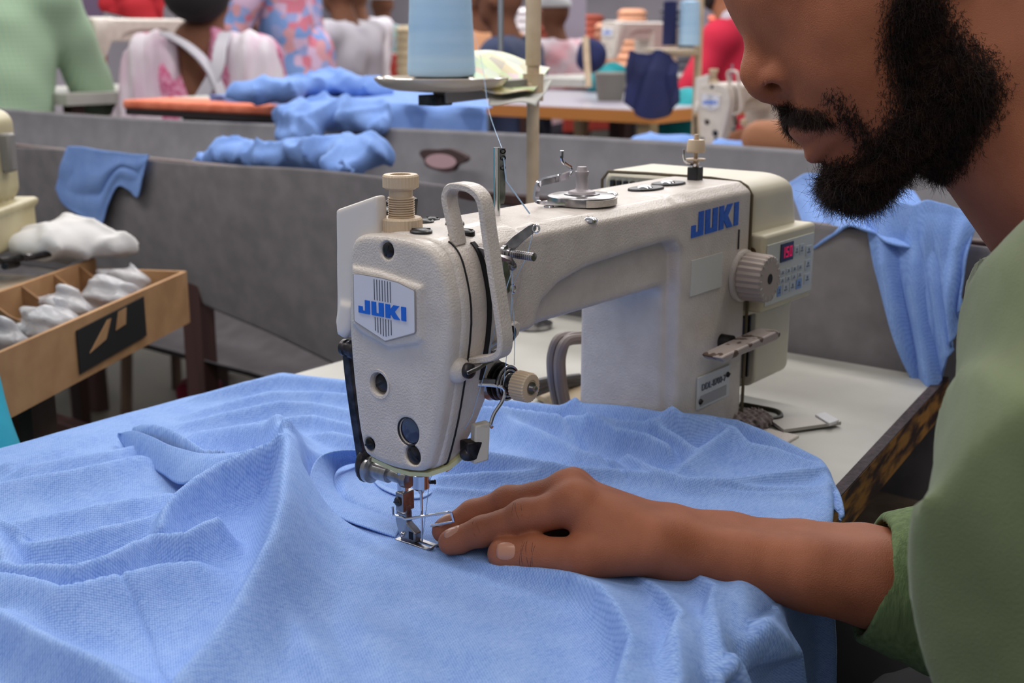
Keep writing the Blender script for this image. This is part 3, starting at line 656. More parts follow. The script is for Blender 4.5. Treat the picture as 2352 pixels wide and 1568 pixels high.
# the trough: grey canvas slung between two rails beside the tables
trough = empty('cloth_trough', (.585, 1.0, -.75), 'long grey canvas trough slung behind the foreground sewing table', 'fabric trough')
XN, XF, ZR = .585, 1.10, .125
def near_panel(u, v):
    y = -.75+3.9*u; s = v    # s: 0 at the rim, 1 at the lower edge
    sag = .40+.10*np.sin((y+.3)*1.1)
    low = -.20+.055*np.clip((y-.40)/.30, 0, 1)+.06*np.clip((y-.66)/.35, 0, 1)
    z = ZR+(low-ZR)*s
    x = XN+.0+.012*np.sin(y*5+1)*s+.03*s**2*np.clip((y-.35)*2, 0, 1)+.006*noise2(y*6, z*8, 3)
    z = z+.004*np.sin(y*3)+.003*np.sin(y*11)
    return x, y, z
def far_panel(u, v):
    y = -.9+4.4*u; s = v
    z = ZR+.01+(-.34)*s+.010*np.sin(y*2.0+.6)
    x = XF-.10*s**1.3+.014*noise2(y*4, s*3, 7)*s
    return x, y, z
def bottom(u, v):
    y = -.75+3.9*u
    t = v
    x = (XN+.02)+(XF-.10-XN-.02)*t; z = -.175-.08*np.sin(t*PI*.8)+.010*noise2(y*5, t*4, 9)-.03*np.clip((.9-y), 0, .4)
    return x, y, z
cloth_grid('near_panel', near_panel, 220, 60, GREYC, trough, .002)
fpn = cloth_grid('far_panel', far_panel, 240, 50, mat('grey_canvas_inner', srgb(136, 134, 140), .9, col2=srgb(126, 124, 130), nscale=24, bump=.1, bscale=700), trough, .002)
cloth_grid('bottom_panel', bottom, 160, 30, mat('shaded_canvas', srgb(84, 80, 84), .9, col2=srgb(72, 68, 72), nscale=20), trough, .002)  # grey canvas with the shade below the trough put into its colour
WBR = mat('dark_brown_wood', srgb(74, 46, 42), .6, col2=srgb(52, 32, 30), nscale=25, stretch=(1, 1, .1))
for (x, n) in ((XN+.012, 'near_rail'), (XF+.012, 'far_rail')):
    k = MB(); k.box((x-.009, -.8, ZR-.014), (x+.009, 3.4, ZR-.001)); k.build(n, WBR, trough, bevel=.002)
for y in (-.55, .55, 1.02, 2.2, 3.2):
    for x in (XN+.03, XF+.03):
        k = MB(); k.box((x-.012, y-.022, -.75), (x+.016, y+.022, ZR-.012)); k.build('post', WBR, trough, bevel=.002)
k = MB(); k.box((XN+.045, .3, -.42), (XN+.075, 2.6, -.37)); k.build('lower_rail', WBR, trough, bevel=.002)
# round opening in the far panel: a dark ragged hole with the pale cloth behind showing
hc = P(1015, 366, x=XF-.012)
# floor and far walls
def noisefloor(): return mat('concrete_floor', srgb(72, 67, 57), .8, col2=srgb(56, 53, 46), nscale=3, detail=6)
k = MB(); k.box((-3, -4, -.80), (14, 14, -.75)); fl = k.build('floor', noisefloor(), None, smooth=False); tag(fl, kind='structure')
WALL = mat('lilac_wall', srgb(222, 214, 222), .8, col2=srgb(196, 188, 200), nscale=.8)
k = MB(); k.box((13.4, -4, -.75), (13.6, 14, 2.6)); wl = k.build('wall_far', WALL, None, smooth=False); tag(wl, kind='structure')
k = MB(); k.box((-3, 13.8, -.75), (13.6, 14, 2.6)); wl = k.build('wall_left', WALL, None, smooth=False); tag(wl, kind='structure')

# thread stand
SB = P(1224, 300, d=1.25); SB[2] = 0
stand = empty('thread_stand', SB, 'beige thread stand behind the foreground machine with a round tray', 'thread stand')
k = MB(); k.tube([SB, SB+V(0, 0, .33)], .0064, 20); k.tube([SB+V(0, 0, .27), SB+V(0, 0, .60)], .0078, 20); k.build('pole', WOODP, stand)
k = MB(); k.lathe(SB+V(0, 0, 0), V(0, 0, 1), [(0, .022), (.004, .022), (.006, .010), (.02, .009)], 24); k.build('pole_base', STEEL, stand)
TCN = P(1014, 192, d=1.20)
k = MB(); k.lathe(TCN+V(0, 0, -.006), V(0, 0, 1), [(-.002, .020), (0, .046), (.004, .060), (.0095, .0655), (.0120, .0660), (.0125, .0640), (.0075, .058), (.0045, .044), (.0040, .001)], 64, caps=False)
k.build('tray', mat('tray_plastic', srgb(188, 172, 156), .16, coat=.5), stand)
br = MB(); a = P(1050, 235, d=1.2); b_ = P(1212, 212, d=1.25)
br.tube([P(1010, 232, d=1.19), P(1130, 218, d=1.22), b_], 1, sect=[(-.013, -.002), (.013, -.002), (.013, .014), (-.013, .014)], up=V(0, 0, 1)); br.build('bracket', mat('bracket_grey', srgb(128, 124, 120), .5, .2), stand, smooth=False, bevel=.001)
k = MB(); k.box(P(1000, 232, d=1.19)-V(.012, .012, .004), P(1000, 232, d=1.19)+V(.012, .012, .006)); k.build('clamp', DARKM, stand, bevel=.001)
k = MB(); k.tube([P(1150, 200, d=1.32), P(1150, -40, d=1.32)], .0033, 12); k.build('spool_pin', mat('pin_grey', srgb(130, 134, 142), .4, .6), stand)
k = MB(); k.tube([SB+V(0, 0, .235), SB+V(0, 0, .262)], .0105, 20); k.ball(SB+V(-.0095, -.003, .25), .0035, 10); k.build('collar', WOODP, stand)
# thread cone
CONE = mat('pale_blue_thread', srgb(178, 210, 238), .6, col2=srgb(160, 198, 232), nscale=14, stretch=(.3, .3, 5), bump=.5, bscale=1400, detail=2)
cn = empty('thread_cone', TCN+V(0, 0, .003), 'large pale blue thread cone standing on the tray above the foreground machine', 'thread cone')
k = MB(); k.lathe(TCN+V(0, 0, .007), V(0, 0, 1), [(0, .030), (.0015, .0325), (.004, .0333)]+[(.004+i*.004, .0333-i*.00020+(.0002 if i % 3 else 0)) for i in range(1, 36)]+[(.150, .0250)], 64); k.build('wound_thread', CONE, cn)
k = MB(); k.lathe(TCN+V(0, 0, -.001), V(0, 0, 1), [(0, .027), (.0085, .0270), (.0085, .02)], 40); k.build('cone_core', BLACKP, cn)
# loose thread from the cone to the guide rod
k = MB(); k.tube(smoothpath([P(1088, 70, d=1.2), P(1108, 150, d=1.16), P(1122, 250, d=1.05), at(83, 4, 232)], 8), .00022, 5); tag(k.build('loose_thread', THR, None), 'thin pale blue thread running down from the large cone to the machine', 'thread')
# packet of printed paper behind the cone
pk = []
def packet(u, v):
    a = P(1085, 118, d=1.27); b = P(1265, 148, d=1.32); c = P(1088, 200, d=1.16); e = P(1225, 222, d=1.20)
    p = [(1-u)*(1-v)*a[i]+u*(1-v)*b[i]+(1-u)*v*c[i]+u*v*e[i] for i in range(3)]
    return p[0], p[1], p[2]+.004*np.sin(u*5+v*3)+.002*np.sin(v*7)
PM = mat('printed_packet', srgb(226, 222, 160), .4); nt = PM.node_tree; N = nt.nodes; L = nt.links
tc = N.new('ShaderNodeTexCoord'); vo = N.new('ShaderNodeTexVoronoi'); vo.inputs['Scale'].default_value = 55; L.new(tc.outputs['Object'], vo.inputs['Vector'])
hs = N.new('ShaderNodeHueSaturation'); hs.inputs['Saturation'].default_value = .55; hs.inputs['Value'].default_value = .85; L.new(vo.outputs['Color'], hs.inputs['Color'])
mx = N.new('ShaderNodeMix'); mx.data_type = 'RGBA'; mx.inputs[0].default_value = .55; mx.inputs[6].default_value = srgb(206, 196, 110); L.new(hs.outputs[0], mx.inputs[7]); L.new(mx.outputs[2], N['Principled BSDF'].inputs['Base Color'])
pko = cloth_grid('paper_packet', packet, 30, 30, PM, None, .0015); tag(pko, 'colourful printed paper packet lying behind the tray of the foreground thread stand', 'packet')
pk2 = cloth_grid('paper_sheet', lambda u, v: tuple(c_-o_ for c_, o_ in zip(packet(.25+u*.85, .35+v*.8), (0, 0, .007)))[:3], 20, 20, mat('white_paper', srgb(180, 178, 172), .6), None, .0008); tag(pk2, 'folded white paper under the colourful packet on the thread stand', 'paper')

# cables behind the column
CABM = mat('grey_cable', srgb(122, 110, 108), .5)
cab = empty('machine_cable', at(232, 60, 0), 'grey looped cables behind the column of the foreground machine', 'cable')
for i, (dx, dy) in enumerate(((0, 0), (.008, .004), (.004, .010))):
    k = MB(); k.tube([p+V(dx, dy, 0) for p in smoothpath([P(1335, 778, y=.075), P(1300, 785, y=.075), P(1285, 820, y=.078), P(1284, 860, y=.078), P(1290, 905, y=.08), P(1300, 950, y=.08)], 8)], .0042, 10); k.build('cable', CABM, cab)
for i, (a0_, a1_) in enumerate((((1330, 865), (1225, 893)), ((1330, 880), (1225, 905)), ((1330, 872), (1222, 880)))):
    k = MB(); k.tube(smoothpath([P(*a0_, y=.12), P((a0_[0]+a1_[0])/2, (a0_[1]+a1_[1])/2-6, y=.12), P(*a1_, y=.12)], 8), .0032, 8); k.build('cable', mat('dark_cable', srgb(84, 82, 86), .5), cab)
hg = [P(1228, 905, z=.004), P(1290, 878, z=.004), P(1345, 890, z=.004), P(1345, 925, z=.004), P(1272, 930, z=.004)]
k = MB(); k.prism([(p[0], p[1]) for p in hg], V(0, 0, .0005), V(1, 0, 0), V(0, 1, 0), V(0, 0, .005)); o = k.build('hinge_plate', mat('hinge_ochre', srgb(170, 150, 122), .5), None, smooth=False, bevel=.001); tag(o, 'ochre hinge plate lying on the white table beside the grey cables', 'hinge')
# thin metal plate with raised tab on the table
mp = empty('metal_slide', P(1840, 970, z=0), 'thin metal plate with a bent tab lying on the white table', 'metal plate')
pts = [P(1762, 962, z=.0016), P(1800, 990, z=.0016), P(1932, 972, z=.0016), P(1905, 960, z=.0016)]
k = MB(); k.prism([(p[0], p[1]) for p in pts], V(0, 0, .0004), V(1, 0, 0), V(0, 1, 0), V(0, 0, .0026)); k.build('plate', mat('dull_sheet', srgb(178, 172, 166), .4, .2), mp, smooth=False)
pts = [P(1872, 950, z=.005), P(1895, 944, z=.005), P(1928, 962, z=.005), P(1905, 970, z=.005)]
k = MB(); k.prism([(p[0], p[1]) for p in pts], V(0, 0, .0016), V(1, 0, 0), V(0, 1, 0), V(0, 0, .003)); k.build('tab', mat('white_tab', srgb(222, 222, 226), .25), mp, bevel=.0006)
cbw = MB(); cbw.tube(smoothpath([P(1700, 928, z=.003), P(1740, 935, z=.003), P(1785, 945, z=.004), P(1792, 958, z=.003), P(1770, 962, z=.003)], 6), .0022, 8); tag(cbw.build('black_cord', mat('cord_dark', srgb(46, 42, 34), .5), None), 'short dark cord curling on the white table at the foot of the column', 'cord')
li = surf('lint_pile', lambda G: sd_ell(G, P(1722, 965, z=.004), (.022, .016, .007))+.003*np.sin(G[0]*900)*np.sin(G[1]*700+1)*np.sin(G[2]*800), tuple(P(1722, 965, z=.004)-V(.03, .025, .01)), tuple(P(1722, 965, z=.004)+V(.03, .025, .014)), .0014, mat('dust_grey', srgb(140, 128, 126), .95, col2=srgb(90, 78, 76), nscale=160), None)
tag(li, 'small heap of dusty lint on the white table beside the column', 'lint', kind='stuff')
# ================================================================ the blue shirt being sewn
def knit(name, base, light, dark, cell=.00125, bump=.7, uvm=True):
    m = bpy.data.materials.new(name); m.use_nodes = True; N = m.node_tree.nodes; L = m.node_tree.links; b = N['Principled BSDF']
    b.inputs['Roughness'].default_value = .85; b.inputs['Sheen Weight'].default_value = .25; b.inputs['Sheen Roughness'].default_value = .5
    b.inputs['Sheen Tint'].default_value = light; b.inputs['Specular IOR Level'].default_value = .2
    tc = N.new('ShaderNodeTexCoord'); src = tc.outputs['UV' if uvm else 'Object']
    mp = N.new('ShaderNodeMapping'); mp.inputs['Rotation'].default_value = (0, 0, .6); L.new(src, mp.inputs[0])
    vo = N.new('ShaderNodeTexVoronoi'); vo.inputs['Scale'].default_value = 1/cell; vo.inputs['Randomness'].default_value = .25; L.new(mp.outputs[0], vo.inputs['Vector'])
    n1 = N.new('ShaderNodeTexNoise'); n1.inputs['Scale'].default_value = 700; n1.inputs['Detail'].default_value = 3
    st = N.new('ShaderNodeMapping'); st.inputs['Scale'].default_value = (.25, 1, 1); st.inputs['Rotation'].default_value = (0, 0, .6); L.new(src, st.inputs[0]); L.new(st.outputs[0], n1.inputs['Vector'])
    n2 = N.new('ShaderNodeTexNoise'); n2.inputs['Scale'].default_value = 45; n2.inputs['Detail'].default_value = 5; L.new(src, n2.inputs['Vector'])
    r1 = N.new('ShaderNodeValToRGB'); r1.color_ramp.elements[0].position = .2; r1.color_ramp.elements[1].position = .75; r1.color_ramp.elements[0].color = light; r1.color_ramp.elements[1].color = dark
    L.new(vo.outputs['Distance'], r1.inputs[0])
    r2 = N.new('ShaderNodeValToRGB'); r2.color_ramp.elements[0].position = .38; r2.color_ramp.elements[1].position = .68; r2.color_ramp.elements[0].color = base; r2.color_ramp.elements[1].color = light
    ad = N.new('ShaderNodeMath'); ad.operation = 'MULTIPLY_ADD'; ad.inputs[1].default_value = .55; L.new(n1.outputs['Fac'], ad.inputs[0])
    m2 = N.new('ShaderNodeMath'); m2.operation = 'MULTIPLY'; m2.inputs[1].default_value = .45; L.new(n2.outputs['Fac'], m2.inputs[0]); L.new(m2.outputs[0], ad.inputs[2]); L.new(ad.outputs[0], r2.inputs[0])
    mx = N.new('ShaderNodeMix'); mx.data_type = 'RGBA'; mx.inputs[0].default_value = .52; L.new(r2.outputs[0], mx.inputs[6]); L.new(r1.outputs[0], mx.inputs[7]); L.new(mx.outputs[2], b.inputs['Base Color'])
    bp = N.new('ShaderNodeBump'); bp.inputs['Strength'].default_value = bump; bp.inputs['Distance'].default_value = .00035; bp.invert = True; L.new(vo.outputs['Distance'], bp.inputs['Height'])
    bp2 = N.new('ShaderNodeBump'); bp2.inputs['Strength'].default_value = .35; bp2.inputs['Distance'].default_value = .0006; L.new(n1.outputs['Fac'], bp2.inputs['Height']); L.new(bp.outputs[0], bp2.inputs['Normal']); L.new(bp2.outputs[0], b.inputs['Normal'])
    return m
BLUE = knit('blue_pique_knit', srgb(110, 145, 210), srgb(158, 186, 233), srgb(78, 112, 184))
EX = np.array([p[0] for p in TOP[1:7]]); EY = np.array([p[1] for p in TOP[1:7]])
def yedge(x): return np.interp(x, EX, EY)-.004
RAD = .016; BACK = .358
def wrap(x, y, n):
    "lay the sheet over the table top and let it roll over the front and back edges; n = height off the support"
    ye = yedge(x)
    s = np.maximum(ye+.006-y, 0); th = np.clip(s/RAD, 0, PI/2); hang = np.maximum(s-RAD*PI/2, 0)
    s2 = np.maximum(y-BACK, 0); th2 = np.clip(s2/RAD, 0, PI/2); hang2 = np.maximum(s2-RAD*PI/2, 0)
    Y = np.where(s > 0, ye+.006-(RAD+n)*np.sin(th), np.where(s2 > 0, BACK+(RAD+n)*np.sin(th2), y))
    Zz = np.where(s > 0, -RAD+(RAD+n)*np.cos(th)-hang, np.where(s2 > 0, -RAD+(RAD+n)*np.cos(th2)-hang2, n))
    return x, Y, Zz+.0010
def sheetpt(px, py, h):
    "sheet coordinates (x, y) and height of a photo point lying h mm off the support"
    h = h*.001; q = P(px, py, z=h+.001)
    if q[1] > yedge(q[0])+.004: return (q[0], q[1], h)
    for _ in range(6):
        yy = yedge(q[0])+.006-RAD-h; q = P(px, py, y=yy)
    s = RAD*PI/2+max(-(q[2])-RAD, -.01); return (q[0], yedge(q[0])+.006-s, h)
def polydist(x, y, pts):
    "distance, side and interpolated height along a polyline"
    pts = [np.array(p) for p in pts]; best = np.full(x.shape, 1e9); hh = np.zeros(x.shape); sd = np.zeros(x.shape)
    for a, b in zip(pts[:-1], pts[1:]):
        e = b[:2]-a[:2]; L2 = max(float(e@e), 1e-12); wx = x-a[0]; wy = y-a[1]
        t = np.clip((wx*e[0]+wy*e[1])/L2, 0, 1); dx = wx-e[0]*t; dy = wy-e[1]*t; d = np.sqrt(dx*dx+dy*dy)
        k = d < best; best = np.where(k, d, best); hh = np.where(k, a[2]+(b[2]-a[2])*t, hh); sd = np.where(k, e[0]*dy-e[1]*dx, sd)
    return best, sd, hh
# crest lines: (photo points with height in mm, width towards the left of the line, width to its right, sharpness)
CREST = [
 ([(636, 978, 20), (655, 992, 30), (660, 1018, 34), (656, 1076, 34), (648, 1154, 32), (628, 1231, 29), (589, 1309, 26), (543, 1394, 23), (485, 1476, 20), (407, 1568, 17), (360, 1640, 14)], 22, 13, 1.7),
 ([(662, 995, 28), (682, 1015, 18), (698, 1045, 8)], 12, 9, 2),
 ([(640, 1018, 32), (582, 1036, 30), (504, 1069, 27), (446, 1103, 25), (407, 1135, 23), (384, 1162, 22), (368, 1208, 18)], 9, 12, 1.5),
 ([(500, 1193, 20), (465, 1208, 20), (427, 1228, 19), (388, 1231, 18), (349, 1228, 18), (310, 1247, 19), (271, 1270, 20), (233, 1286, 20), (175, 1305, 20), (97, 1301, 18), (39, 1305, 17), (-30, 1310, 15)], 10, 9, 1.5),
 ([(440, 1297, 14), (368, 1303, 17), (310, 1317, 19), (233, 1334, 20), (167, 1352, 20), (136, 1357, 20), (97, 1344, 19), (39, 1332, 18), (-30, 1325, 16)], 22, 8, 1.6),
 ([(368, 1189, 13), (310, 1200, 15), (233, 1216, 17), (155, 1235, 18), (78, 1249, 17), (39, 1247, 14)], 14, 9, 1.5),
 ([(5, 1204, 20), (35, 1212, 20), (55, 1232, 16)], 9, 9, 1.8), ([(-20, 1215, 20), (0, 1260, 20), (15, 1300, 16)], 12, 10, 2),
 ([(318, 1055, 9), (233, 1072, 12), (155, 1088, 12), (78, 1100, 11), (0, 1115, 10), (-60, 1126, 8)], 16, 9, 1.6),
 ([(330, 1028, 5), (250, 1045, 8), (160, 1060, 8), (60, 1078, 7)], 12, 9, 1.8),
 ([(388, 1142, 8), (310, 1154, 10), (233, 1165, 10), (116, 1189, 9), (0, 1210, 8)], 14, 10, 1.7),
 ([(-10, 1408, 16), (39, 1434, 18), (116, 1474, 19), (194, 1509, 19), (252, 1538, 18), (300, 1578, 16)], 18, 11, 1.7),
 ([(-60, 1350, 14), (60, 1385, 11), (200, 1430, 8)], 24, 20, 2),
 ([(310, 986, 15), (349, 983, 20), (388, 993, 22), (427, 1014, 23), (465, 1040, 22), (510, 1040, 24)], 12, 3.5, 1.6),
 ([(470, 1000, 10), (560, 985, 16), (640, 978, 20)], 20, 16, 2),
 ([(640, 1400, 5), (680, 1445, 7), (717, 1503, 7), (760, 1568, 6)], 16, 12, 1.8),
 ([(800, 1400, 2), (860, 1480, 5), (910, 1568, 5)], 20, 16, 2),
 ([(1000, 1420, 2), (1120, 1500, 4), (1180, 1568, 4)], 24, 20, 2),
 # folds between the head and the left back edge
 ([(400, 985, 3), (480, 965, 8), (560, 945, 11), (640, 928, 12), (720, 932, 9), (810, 950, 8)], 14, 10, 1.6),
 ([(470, 912, 5), (560, 885, 10), (640, 866, 10), (720, 872, 10), (810, 885, 10)], 12, 8, 1.8),
 ([(430, 960, 3), (540, 925, 7), (620, 905, 8), (720, 905, 7), (810, 912, 7)], 9, 8, 1.8),
 ([(560, 985, 6), (640, 968, 9), (720, 962, 8), (820, 985, 9)], 12, 8, 1.6),
 ([(700, 1010, 5), (760, 1000, 8), (830, 1015, 8)], 12, 9, 1.8),
 ([(200, 1010, 3), (120, 1040, 5), (20, 1070, 6)], 10, 9, 2),
 # collar band round the seam, left of the foot
 # right of the needle
 ([(1035, 1066, 9), (1116, 1045, 15), (1215, 1060, 13), (1306, 1077, 10), (1373, 1082, 8), (1441, 1086, 7), (1531, 1104, 6), (1644, 1121, 5), (1756, 1126, 5), (1882, 1128, 5)], 13, 7, 1.5),
 ([(1094, 924, 13), (1180, 928, 14), (1283, 938, 16), (1320, 932, 18)], 14, 10, 2),
 ([(1328, 931, 19), (1396, 936, 22), (1470, 945, 25), (1531, 954, 26)], 10, 14, 2),
 ([(1550, 955, 26), (1621, 962, 21), (1689, 970, 15), (1756, 996, 13), (1824, 1031, 9), (1891, 1067, 6), (1945, 1105, 4)], 9, 12, 2),
 ([(1112, 940, 16), (1215, 948, 17), (1292, 958, 18), (1373, 968, 20), (1486, 974, 22), (1576, 972, 22), (1644, 972, 19), (1689, 992, 16), (1720, 1022, 12), (1779, 1033, 10), (1846, 1060, 8), (1900, 1082, 5)], 8, 13, 1.5),
 ([(1351, 972, 18), (1418, 991, 18), (1486, 1002, 18), (1536, 1026, 15), (1548, 1048, 8)], 9, 8, 1.5),
 ([(1499, 984, 20), (1553, 1002, 18), (1590, 1031, 13), (1612, 1052, 7)], 6, 8, 1.6),
 ([(1675, 988, 18), (1621, 1028, 14), (1576, 1068, 10), (1549, 1090, 7)], 10, 10, 1.6),
 ([(1441, 1049, 9), (1508, 1086, 9), (1576, 1107, 8), (1666, 1108, 8), (1756, 1095, 9), (1846, 1082, 9), (1891, 1080, 8)], 10, 7, 1.5),
 ([(1150, 962, 12), (1240, 995, 13), (1330, 1040, 11), (1400, 1062, 9)], 13, 13, 1.8),
 ([(1013, 1102, 5), (1103, 1092, 8), (1215, 1088, 8), (1300, 1086, 6)], 8, 6, 1.5),
 ([(1004, 1128, 3), (1080, 1132, 4), (1152, 1137, 4)], 6, 4, 1.5),
 # over the front edge, bottom right
 ([(1085, 1296, 2), (1128, 1304, 5), (1236, 1314, 8), (1305, 1322, 10), (1379, 1353, 14), (1419, 1405, 16), (1448, 1469, 16), (1468, 1560, 15), (1475, 1660, 14)], 26, 5, 1.4),
 ([(1455, 1330, 2), (1500, 1350, 7), (1530, 1372, 11), (1562, 1408, 15), (1591, 1479, 18), (1596, 1560, 18), (1598, 1680, 16)], 18, 4, 1.3),
 ([(1590, 1322, 3), (1640, 1350, 9), (1688, 1398, 15), (1715, 1445, 18), (1722, 1504, 19), (1724, 1560, 18), (1726, 1680, 16)], 16, 4.5, 1.3),
 ([(1700, 1345, 5), (1735, 1352, 10), (1769, 1364, 14), (1798, 1415, 18), (1833, 1504, 16), (1845, 1600, 14)], 15, 12, 1.6),
 ([(1880, 1340, 6), (1905, 1400, 8), (1912, 1500, 8), (1910, 1600, 8)], 10, 10, 2),
]
GROOVE = [  # seams and stitched lines: narrow creases (mm deep)
 ([(279, 1332, 18), (310, 1367, 14), (341, 1418, 12), (357, 1483, 12), (388, 1534, 12), (392, 1600, 12)], 1.5, 2.4),
 ([(384, 1160, 22), (400, 1190, 18), (408, 1225, 18)], 1.2, 1.2), ([(352, 1228, 18), (325, 1262, 14), (300, 1312, 14), (272, 1330, 18)], 1.3, 1.3),
 ([(1292, 957, 18), (1351, 1009, 14), (1396, 1054, 12), (1441, 1083, 9)], 1.5, 2.4),
 ([(690, 1062, 14), (700, 1110, 9), (713, 1150, 5), (740, 1178, 3), (795, 1202, 2), (853, 1222, 2), (908, 1240, 1)], 2.2, 1.6),
 ([(1880, 1128, 5), (1756, 1132, 4), (1644, 1128, 4)], 1.5, 2.),
]
HS = 1.22
def cpts(l): return [sheetpt(q[0], q[1], q[2]*HS) for q in l]
BND = [sheetpt(*q)[:2] for q in [(640, 850, 3), (720, 858, 4), (800, 862, 6)]]
BND += [(.245, .235), (.244, .17), (.240, .12), (.2335, .075), (.2325, .055), (.2325, -.036), (.236, -.0385), (.290, -.0388), (.318, -.0388)]
BND += [sheetpt(*q)[:2] for q in [(1689, 958, 14), (1756, 986, 9), (1824, 1022, 6), (1891, 1059, 3), (1952, 1106, 1), (1945, 1122, 1), (1912, 1134, 2), (1925, 1166, 3), (1934, 1205, 3), (1934, 1290, 4), (1931, 1400, 8), (1924, 1560, 8), (1918, 1700, 8)]]
BND += [(BND[-1][0]+.001, -.43), (-.40, -.43), (-.40, .47), (.10, .47), (.205, .40)]
def cloth_height(x, y):
    b = .0012+.0008*(1+noise2(x*1000/60, y*1000/60, 11, 3, 1.))+.0006*noise2(x*1000/16, y*1000/16, 12, 2, 1.)*np.clip((np.hypot(x-.02, y)-.05)*12, 0, 1)
    q = 3.2; acc = np.zeros(x.shape)
    for (l, wl, wr, p) in CREST:
        d, s, h = polydist(x, y, cpts(l)); w = np.where(s > 0, wl, wr)*.00088
        acc += np.maximum(h*np.exp(-(d/w)**(p*.92)), 0)**q
    H = b+acc**(1/q)
    for (l, w, dp) in GROOVE:
        d, s, h = polydist(x, y, cpts(l)); H -= np.minimum(dp*.001, H*.7)*np.exp(-(d/(w*.001))**2)
    # the body fabric lies low under the collar band
    d, s, h = polydist(x, y, [sheetpt(*q) for q in [(775, 1058, 6), (745, 1080, 6), (738, 1112, 6), (748, 1146, 5), (800, 1176, 3), (860, 1196, 3), (905, 1214, 2)]])
    k_ = np.clip((d-.0075)/.009, 0, 1); H = H*(.10+.90*k_*k_*(3-2*k_))
    # pressed flat under the foot and under the palm and fingers
    d = np.hypot((x-.0), (y-.004)*.7); H = H*np.clip((d-.010)/.02, 0, 1)+.0006*(1-np.clip((d-.010)/.02, 0, 1))
    return H
def point_in(x, y, poly):
    c = np.zeros(x.shape, bool); n = len(poly)
    for i in range(n):
        x0, y0 = poly[i]; x1, y1 = poly[i-1]
        k = ((y0 > y) != (y1 > y)) & (x < (x1-x0)*(y-y0)/((y1-y0) if y1 != y0 else 1e-12)+x0); c ^= k
    return c
STEP = .0014
gx, gy = np.meshgrid(np.arange(-.40, .345, STEP), np.arange(-.43, .47, STEP), indexing='ij')
inside = point_in(gx, gy, BND)
# vertices just outside are pulled onto the outline so that it runs smoothly
d_out, _, _ = polydist(gx, gy, [(a[0], a[1], 0) for a in BND+BND[:1]])
xx = gx.copy(); yy = gy.copy()
near = (~inside) & (d_out < STEP*1.6)
def snap(px_, py_):
    best = np.full(px_.shape, 1e9); ox = px_.copy(); oy = py_.copy(); B2 = BND+BND[:1]
    for a, b in zip(B2[:-1], B2[1:]):
        a = np.array(a); b = np.array(b); e = b-a; t = np.clip(((px_-a[0])*e[0]+(py_-a[1])*e[1])/max(float(e@e), 1e-12), 0, 1)
        qx = a[0]+e[0]*t; qy = a[1]+e[1]*t; d = np.hypot(px_-qx, py_-qy); k = d < best
        best = np.where(k, d, best); ox = np.where(k, qx, ox); oy = np.where(k, qy, oy)
    return ox, oy
sx_, sy_ = snap(gx[near], gy[near]); xx[near] = sx_; yy[near] = sy_
ok = inside | near
HH = cloth_height(xx, yy)
# the free border lies down on the table
fall = np.clip(np.where(inside, d_out, 0)/.007, 0, 1); fall = np.sqrt(np.clip(1-(1-fall)**2, 0, 1))
pressed = (xx > .225) & (yy < .07) & (yy > -.06)
HH = np.where(pressed, HH, .0006+(HH-.0006)*np.clip(fall, 0.0, 1))
X3, Y3, Z3 = wrap(xx, yy, HH)
idx = -np.ones(gx.shape, int); idx[ok] = np.arange(ok.sum())
f = np.stack([idx[:-1, :-1], idx[1:, :-1], idx[1:, 1:], idx[:-1, 1:]], -1).reshape(-1, 4); f = f[(f >= 0).all(1)]
anyin = inside[:-1, :-1] | inside[1:, :-1] | inside[1:, 1:] | inside[:-1, 1:]
shirt = empty('blue_shirt', (0, .1, 0.0), 'light blue knit shirt being sewn under the needle of the foreground machine', 'shirt')
vv = np.stack([X3[ok], Y3[ok], Z3[ok]], -1)
body = link_mesh('shirt_fabric', vv, f, BLUE, shirt)
uvl = body.data.uv_layers.new(name='UVMap'); li_ = np.zeros(len(body.data.loops), np.int32); body.data.loops.foreach_get('vertex_index', li_)
uv = np.stack([gx[ok], gy[ok]], -1)
if len(body.data.vertices) == len(vv): uvl.data.foreach_set('uv', uv[li_].astype(np.float32).ravel())
so_ = body.modifiers.new('thickness', 'SOLIDIFY'); so_.thickness = .0008; so_.offset = 1
def strip(name, A, B, m=BLUE, parent=None, nu=60, nv=16, bulge=0., thick=.0009):
    "sheet spanned between two photo lines with heights in mm"
    a = np.array(smoothpath([P(q[0], q[1], z=q[2]*.001+.001) for q in A], 10)); b = np.array(smoothpath([P(q[0], q[1], z=q[2]*.001+.001) for q in B], 10))
    def res(c, n):
        L = np.r_[0, np.cumsum(np.linalg.norm(np.diff(c, axis=0), axis=1))]; t = np.linspace(0, L[-1], n); return np.stack([np.interp(t, L, c[:, k]) for k in range(3)], -1)
    a = res(a, nu); b = res(b, nu)
    t = np.linspace(0, 1, nv)[None, :, None]; p = a[:, None]*(1-t)+b[:, None]*t; p[..., 2] += bulge*np.sin(PI*t[..., 0])
    i = np.arange(nu*nv).reshape(nu, nv); fq = np.stack([i[:-1, :-1], i[1:, :-1], i[1:, 1:], i[:-1, 1:]], -1).reshape(-1, 4)
    o = link_mesh(name, p.reshape(-1, 3), fq, m, parent)
    uvl = o.data.uv_layers.new(name='UVMap'); li2 = np.zeros(len(o.data.loops), np.int32); o.data.loops.foreach_get('vertex_index', li2)
    uvv = p.reshape(-1, 3)[:, :2]; uvl.data.foreach_set('uv', uvv[li2].astype(np.float32).ravel())
    s = o.modifiers.new('thickness', 'SOLIDIFY'); s.thickness = thick; s.offset = 0
    return o
